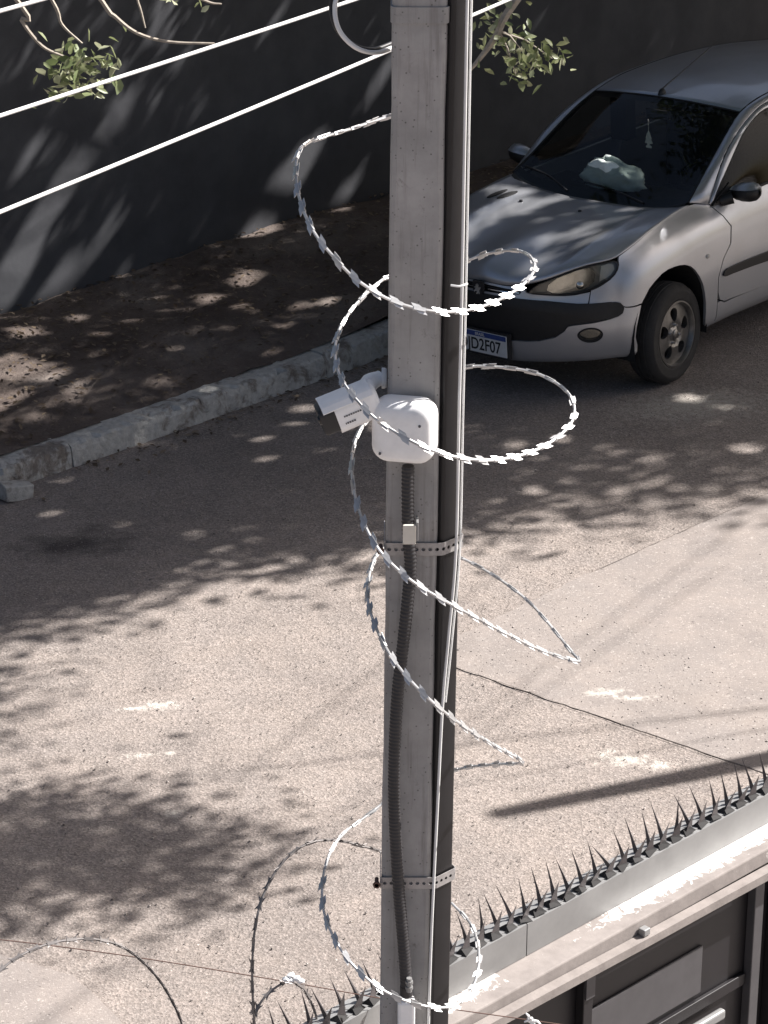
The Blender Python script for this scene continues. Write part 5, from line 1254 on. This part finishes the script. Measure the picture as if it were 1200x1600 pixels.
# wheels
def wheel(x, sd, steer, drop):
    RW = .300
    wh = bpy.data.objects.new('wheel', None); COL.objects.link(wh); wh.parent = car; wh.location = (x, .715 * sd, RW + drop); wh.rotation_euler = (0, 0, steer)
    mx = Matrix(((1, 0, 0, 0), (0, 0, sd, 0), (0, 1, 0, 0), (0, 0, 0, 1)))
    prof = [(.192, -.085), (.215, -.092), (.262, -.088), (.284, -.074), (.2925, -.055), (.2935, -.053), (.2935, -.047), (.2985, -.045), (.2995, -.020), (.2945, -.018), (.2945, -.012), (.300, -.010), (.300, .010), (.2945, .012), (.2945, .018), (.2995, .020), (.2985, .045), (.2935, .047), (.2935, .053), (.2925, .055), (.284, .074), (.262, .088), (.258, .0905), (.250, .0905), (.246, .089), (.215, .092), (.200, .088), (.192, .080)]
    MB().lathe(prof, 56, mx).build('tyre', M['rubber'], wh, True, loc=Z0)
    rb = MB().lathe([(.150, -.06), (.178, -.02), (.182, .060), (.190, .078), (.197, .084), (.197, .090), (.188, .091), (.180, .080), (.176, .055)], 48, mx).build('rim', M['rim'], wh, True, loc=Z0)
    # disc with five oval openings
    outer = [(.178 * math.cos(2 * math.pi * i / 48), .178 * math.sin(2 * math.pi * i / 48)) for i in range(48)]; holes = []
    for k in range(5):
        a0 = 2 * math.pi * k / 5 + .31; h = []
        for i in range(16):
            a = 2 * math.pi * i / 16; lx, ly = .115 + .040 * math.cos(a), .036 * math.sin(a) * (1 + .35 * math.cos(a))
            h.append((lx * math.cos(a0) - ly * math.sin(a0), lx * math.sin(a0) + ly * math.cos(a0)))
        holes.append(h)
    dome = lambda u, v: Vector((u, v, .062 + .018 * math.cos(min(1.5, math.hypot(u, v) / .17 * 1.5)) - .014 * math.exp(-((math.hypot(u, v) - .05) / .02) ** 2)))
    P2, V3, F, polys = sheet('disc', outer, holes, dome, None, None, (.02, .02))
    F = [f if (P2[f[1]] - P2[f[0]]).cross(P2[f[2]] - P2[f[0]]) > 0 else tuple(reversed(f)) for f in F]
    V = [mx @ p for p in V3]
    for h in holes:
        b = len(V); m_ = len(h)
        for (u, v) in h: V += [mx @ dome(u, v), mx @ (dome(u * .985, v * .985) - Vector((0, 0, .03)))]
        F += [(b + 2 * i, b + 2 * i + 1, b + 2 * ((i + 1) % m_) + 1, b + 2 * ((i + 1) % m_)) for i in range(m_)]
    obj('wheel_disc', mesh('wheel_disc', V, F, False), M['rim'], wh, loc=Z0)
    MB().lathe([(.176, -.02), (.0001, -.02)], 24, mx).build('brake_drum', M['under'], wh, loc=Z0)
    MB().lathe([(.0001, .086), (.020, .085), (.028, .080), (.030, .064)], 18, mx).build('hub_cap', M['rim'], wh, True, loc=Z0)
    bt = MB()
    for k in range(4):
        a = math.pi / 2 * k + .3; bt.lathe([(.0001, .082), (.008, .082), (.009, .060)], 6, mx @ Matrix.Translation((.052 * math.cos(a), .052 * math.sin(a), 0)))
    bt.build('wheel_bolts', M['chrome'], wh, loc=Z0)
for x, sd, st in ((0, 1, R(6)), (0, -1, R(6)), (-2.44, 1, 0), (-2.44, -1, 0)): wheel(x, sd, st, .0)
# number plate
np_ = MB().box((.800, -.20, .268), (.806, .20, .398)).build('number_plate', M['plate'], car, bevel=.002, loc=Z0)
MB().box((.8062, -.196, .366), (.8072, .196, .395)).build('plate_band', M['plate_blue'], np_, loc=Z0)
MB().box((.770, -.21, .255), (.7995, .21, .41)).build('plate_holder', M['black_pl'], np_, loc=Z0)
def text(body_, size, x, y, z, mat, parent, name, sx=1.0):
    cu = bpy.data.curves.new(name, 'FONT'); cu.body = body_; cu.size = size; cu.align_x = 'CENTER'; cu.align_y = 'CENTER'; cu.extrude = .0006; cu.offset = size * .012
    o = bpy.data.objects.new(name, cu); COL.objects.link(o)
    dg = bpy.context.evaluated_depsgraph_get(); me = bpy.data.meshes.new_from_object(o.evaluated_get(dg)); bpy.data.objects.remove(o)
    V = [(x + v.co.z, y + v.co.x * sx, z + v.co.y) for v in me.vertices]; F = [tuple(p.vertices) for p in me.polygons]
    return obj(name, mesh(name, V, F), mat, parent, loc=Z0)
text('DJD2F07', .098, .8072, 0, .316, M['ink'], np_, 'plate_number', .86)
text('BRASIL', .024, .8080, 0, .380, M['plate'], np_, 'plate_country')

# things in the car: crumpled bag on the dashboard, tree-shaped air freshener
CARM = Matrix.Translation((1.117, 16.876, -.02)) @ _m.to_4x4()
bg = bmesh.new(); bmesh.ops.create_icosphere(bg, subdivisions=4, radius=1.0)
from mathutils import noise as mnoise
for v in bg.verts:
    p = v.co.copy(); d = mnoise.noise(p * 1.6) * .30 + mnoise.noise(p * 3.7 + Vector((3, 1, 2))) * .20 + abs(mnoise.noise(p * 6.5)) * .14
    q = p * (1 + d); q.z = max(q.z, -.55)
    v.co = CARM @ (Vector((-.50 + q.x * .10, -.045 + q.y * .205, 1.01 + q.z * .105)))
me = bpy.data.meshes.new('plastic_bag'); bg.to_mesh(me); bg.free(); me.polygons.foreach_set('use_smooth', [True] * len(me.polygons))
tag(obj('plastic_bag', me, M['bag']), 'crumpled pale plastic bag lying on the dashboard behind the windscreen', 'bag')
fr_ = empty('air_freshener', CARM @ Vector((-.76, .035, 1.19)), 'pale tree-shaped card air freshener hanging behind the windscreen', 'air freshener')
tp = [(0, .062), (.014, .036), (.010, .036), (.024, .010), (.018, .010), (.030, -.020), (.010, -.022), (.010, -.032), (.022, -.036), (.022, -.048), (-.022, -.048), (-.022, -.036), (-.010, -.032), (-.010, -.022), (-.030, -.020), (-.018, .010), (-.024, .010), (-.010, .036), (-.014, .036)]
AM = CARM @ Matrix(((0, 0, 1, -.76), (1, 0, 0, .035), (0, 1, 0, 1.19), (0, 0, 0, 1)))
MB().prism(tp, -.001, .001, AM).build('card', M['card'], fr_)
MB().tube([AM @ Vector((0, .06, 0)), AM @ Vector((0, .13, 0))], .0012, 5).build('string', M['card'], fr_)
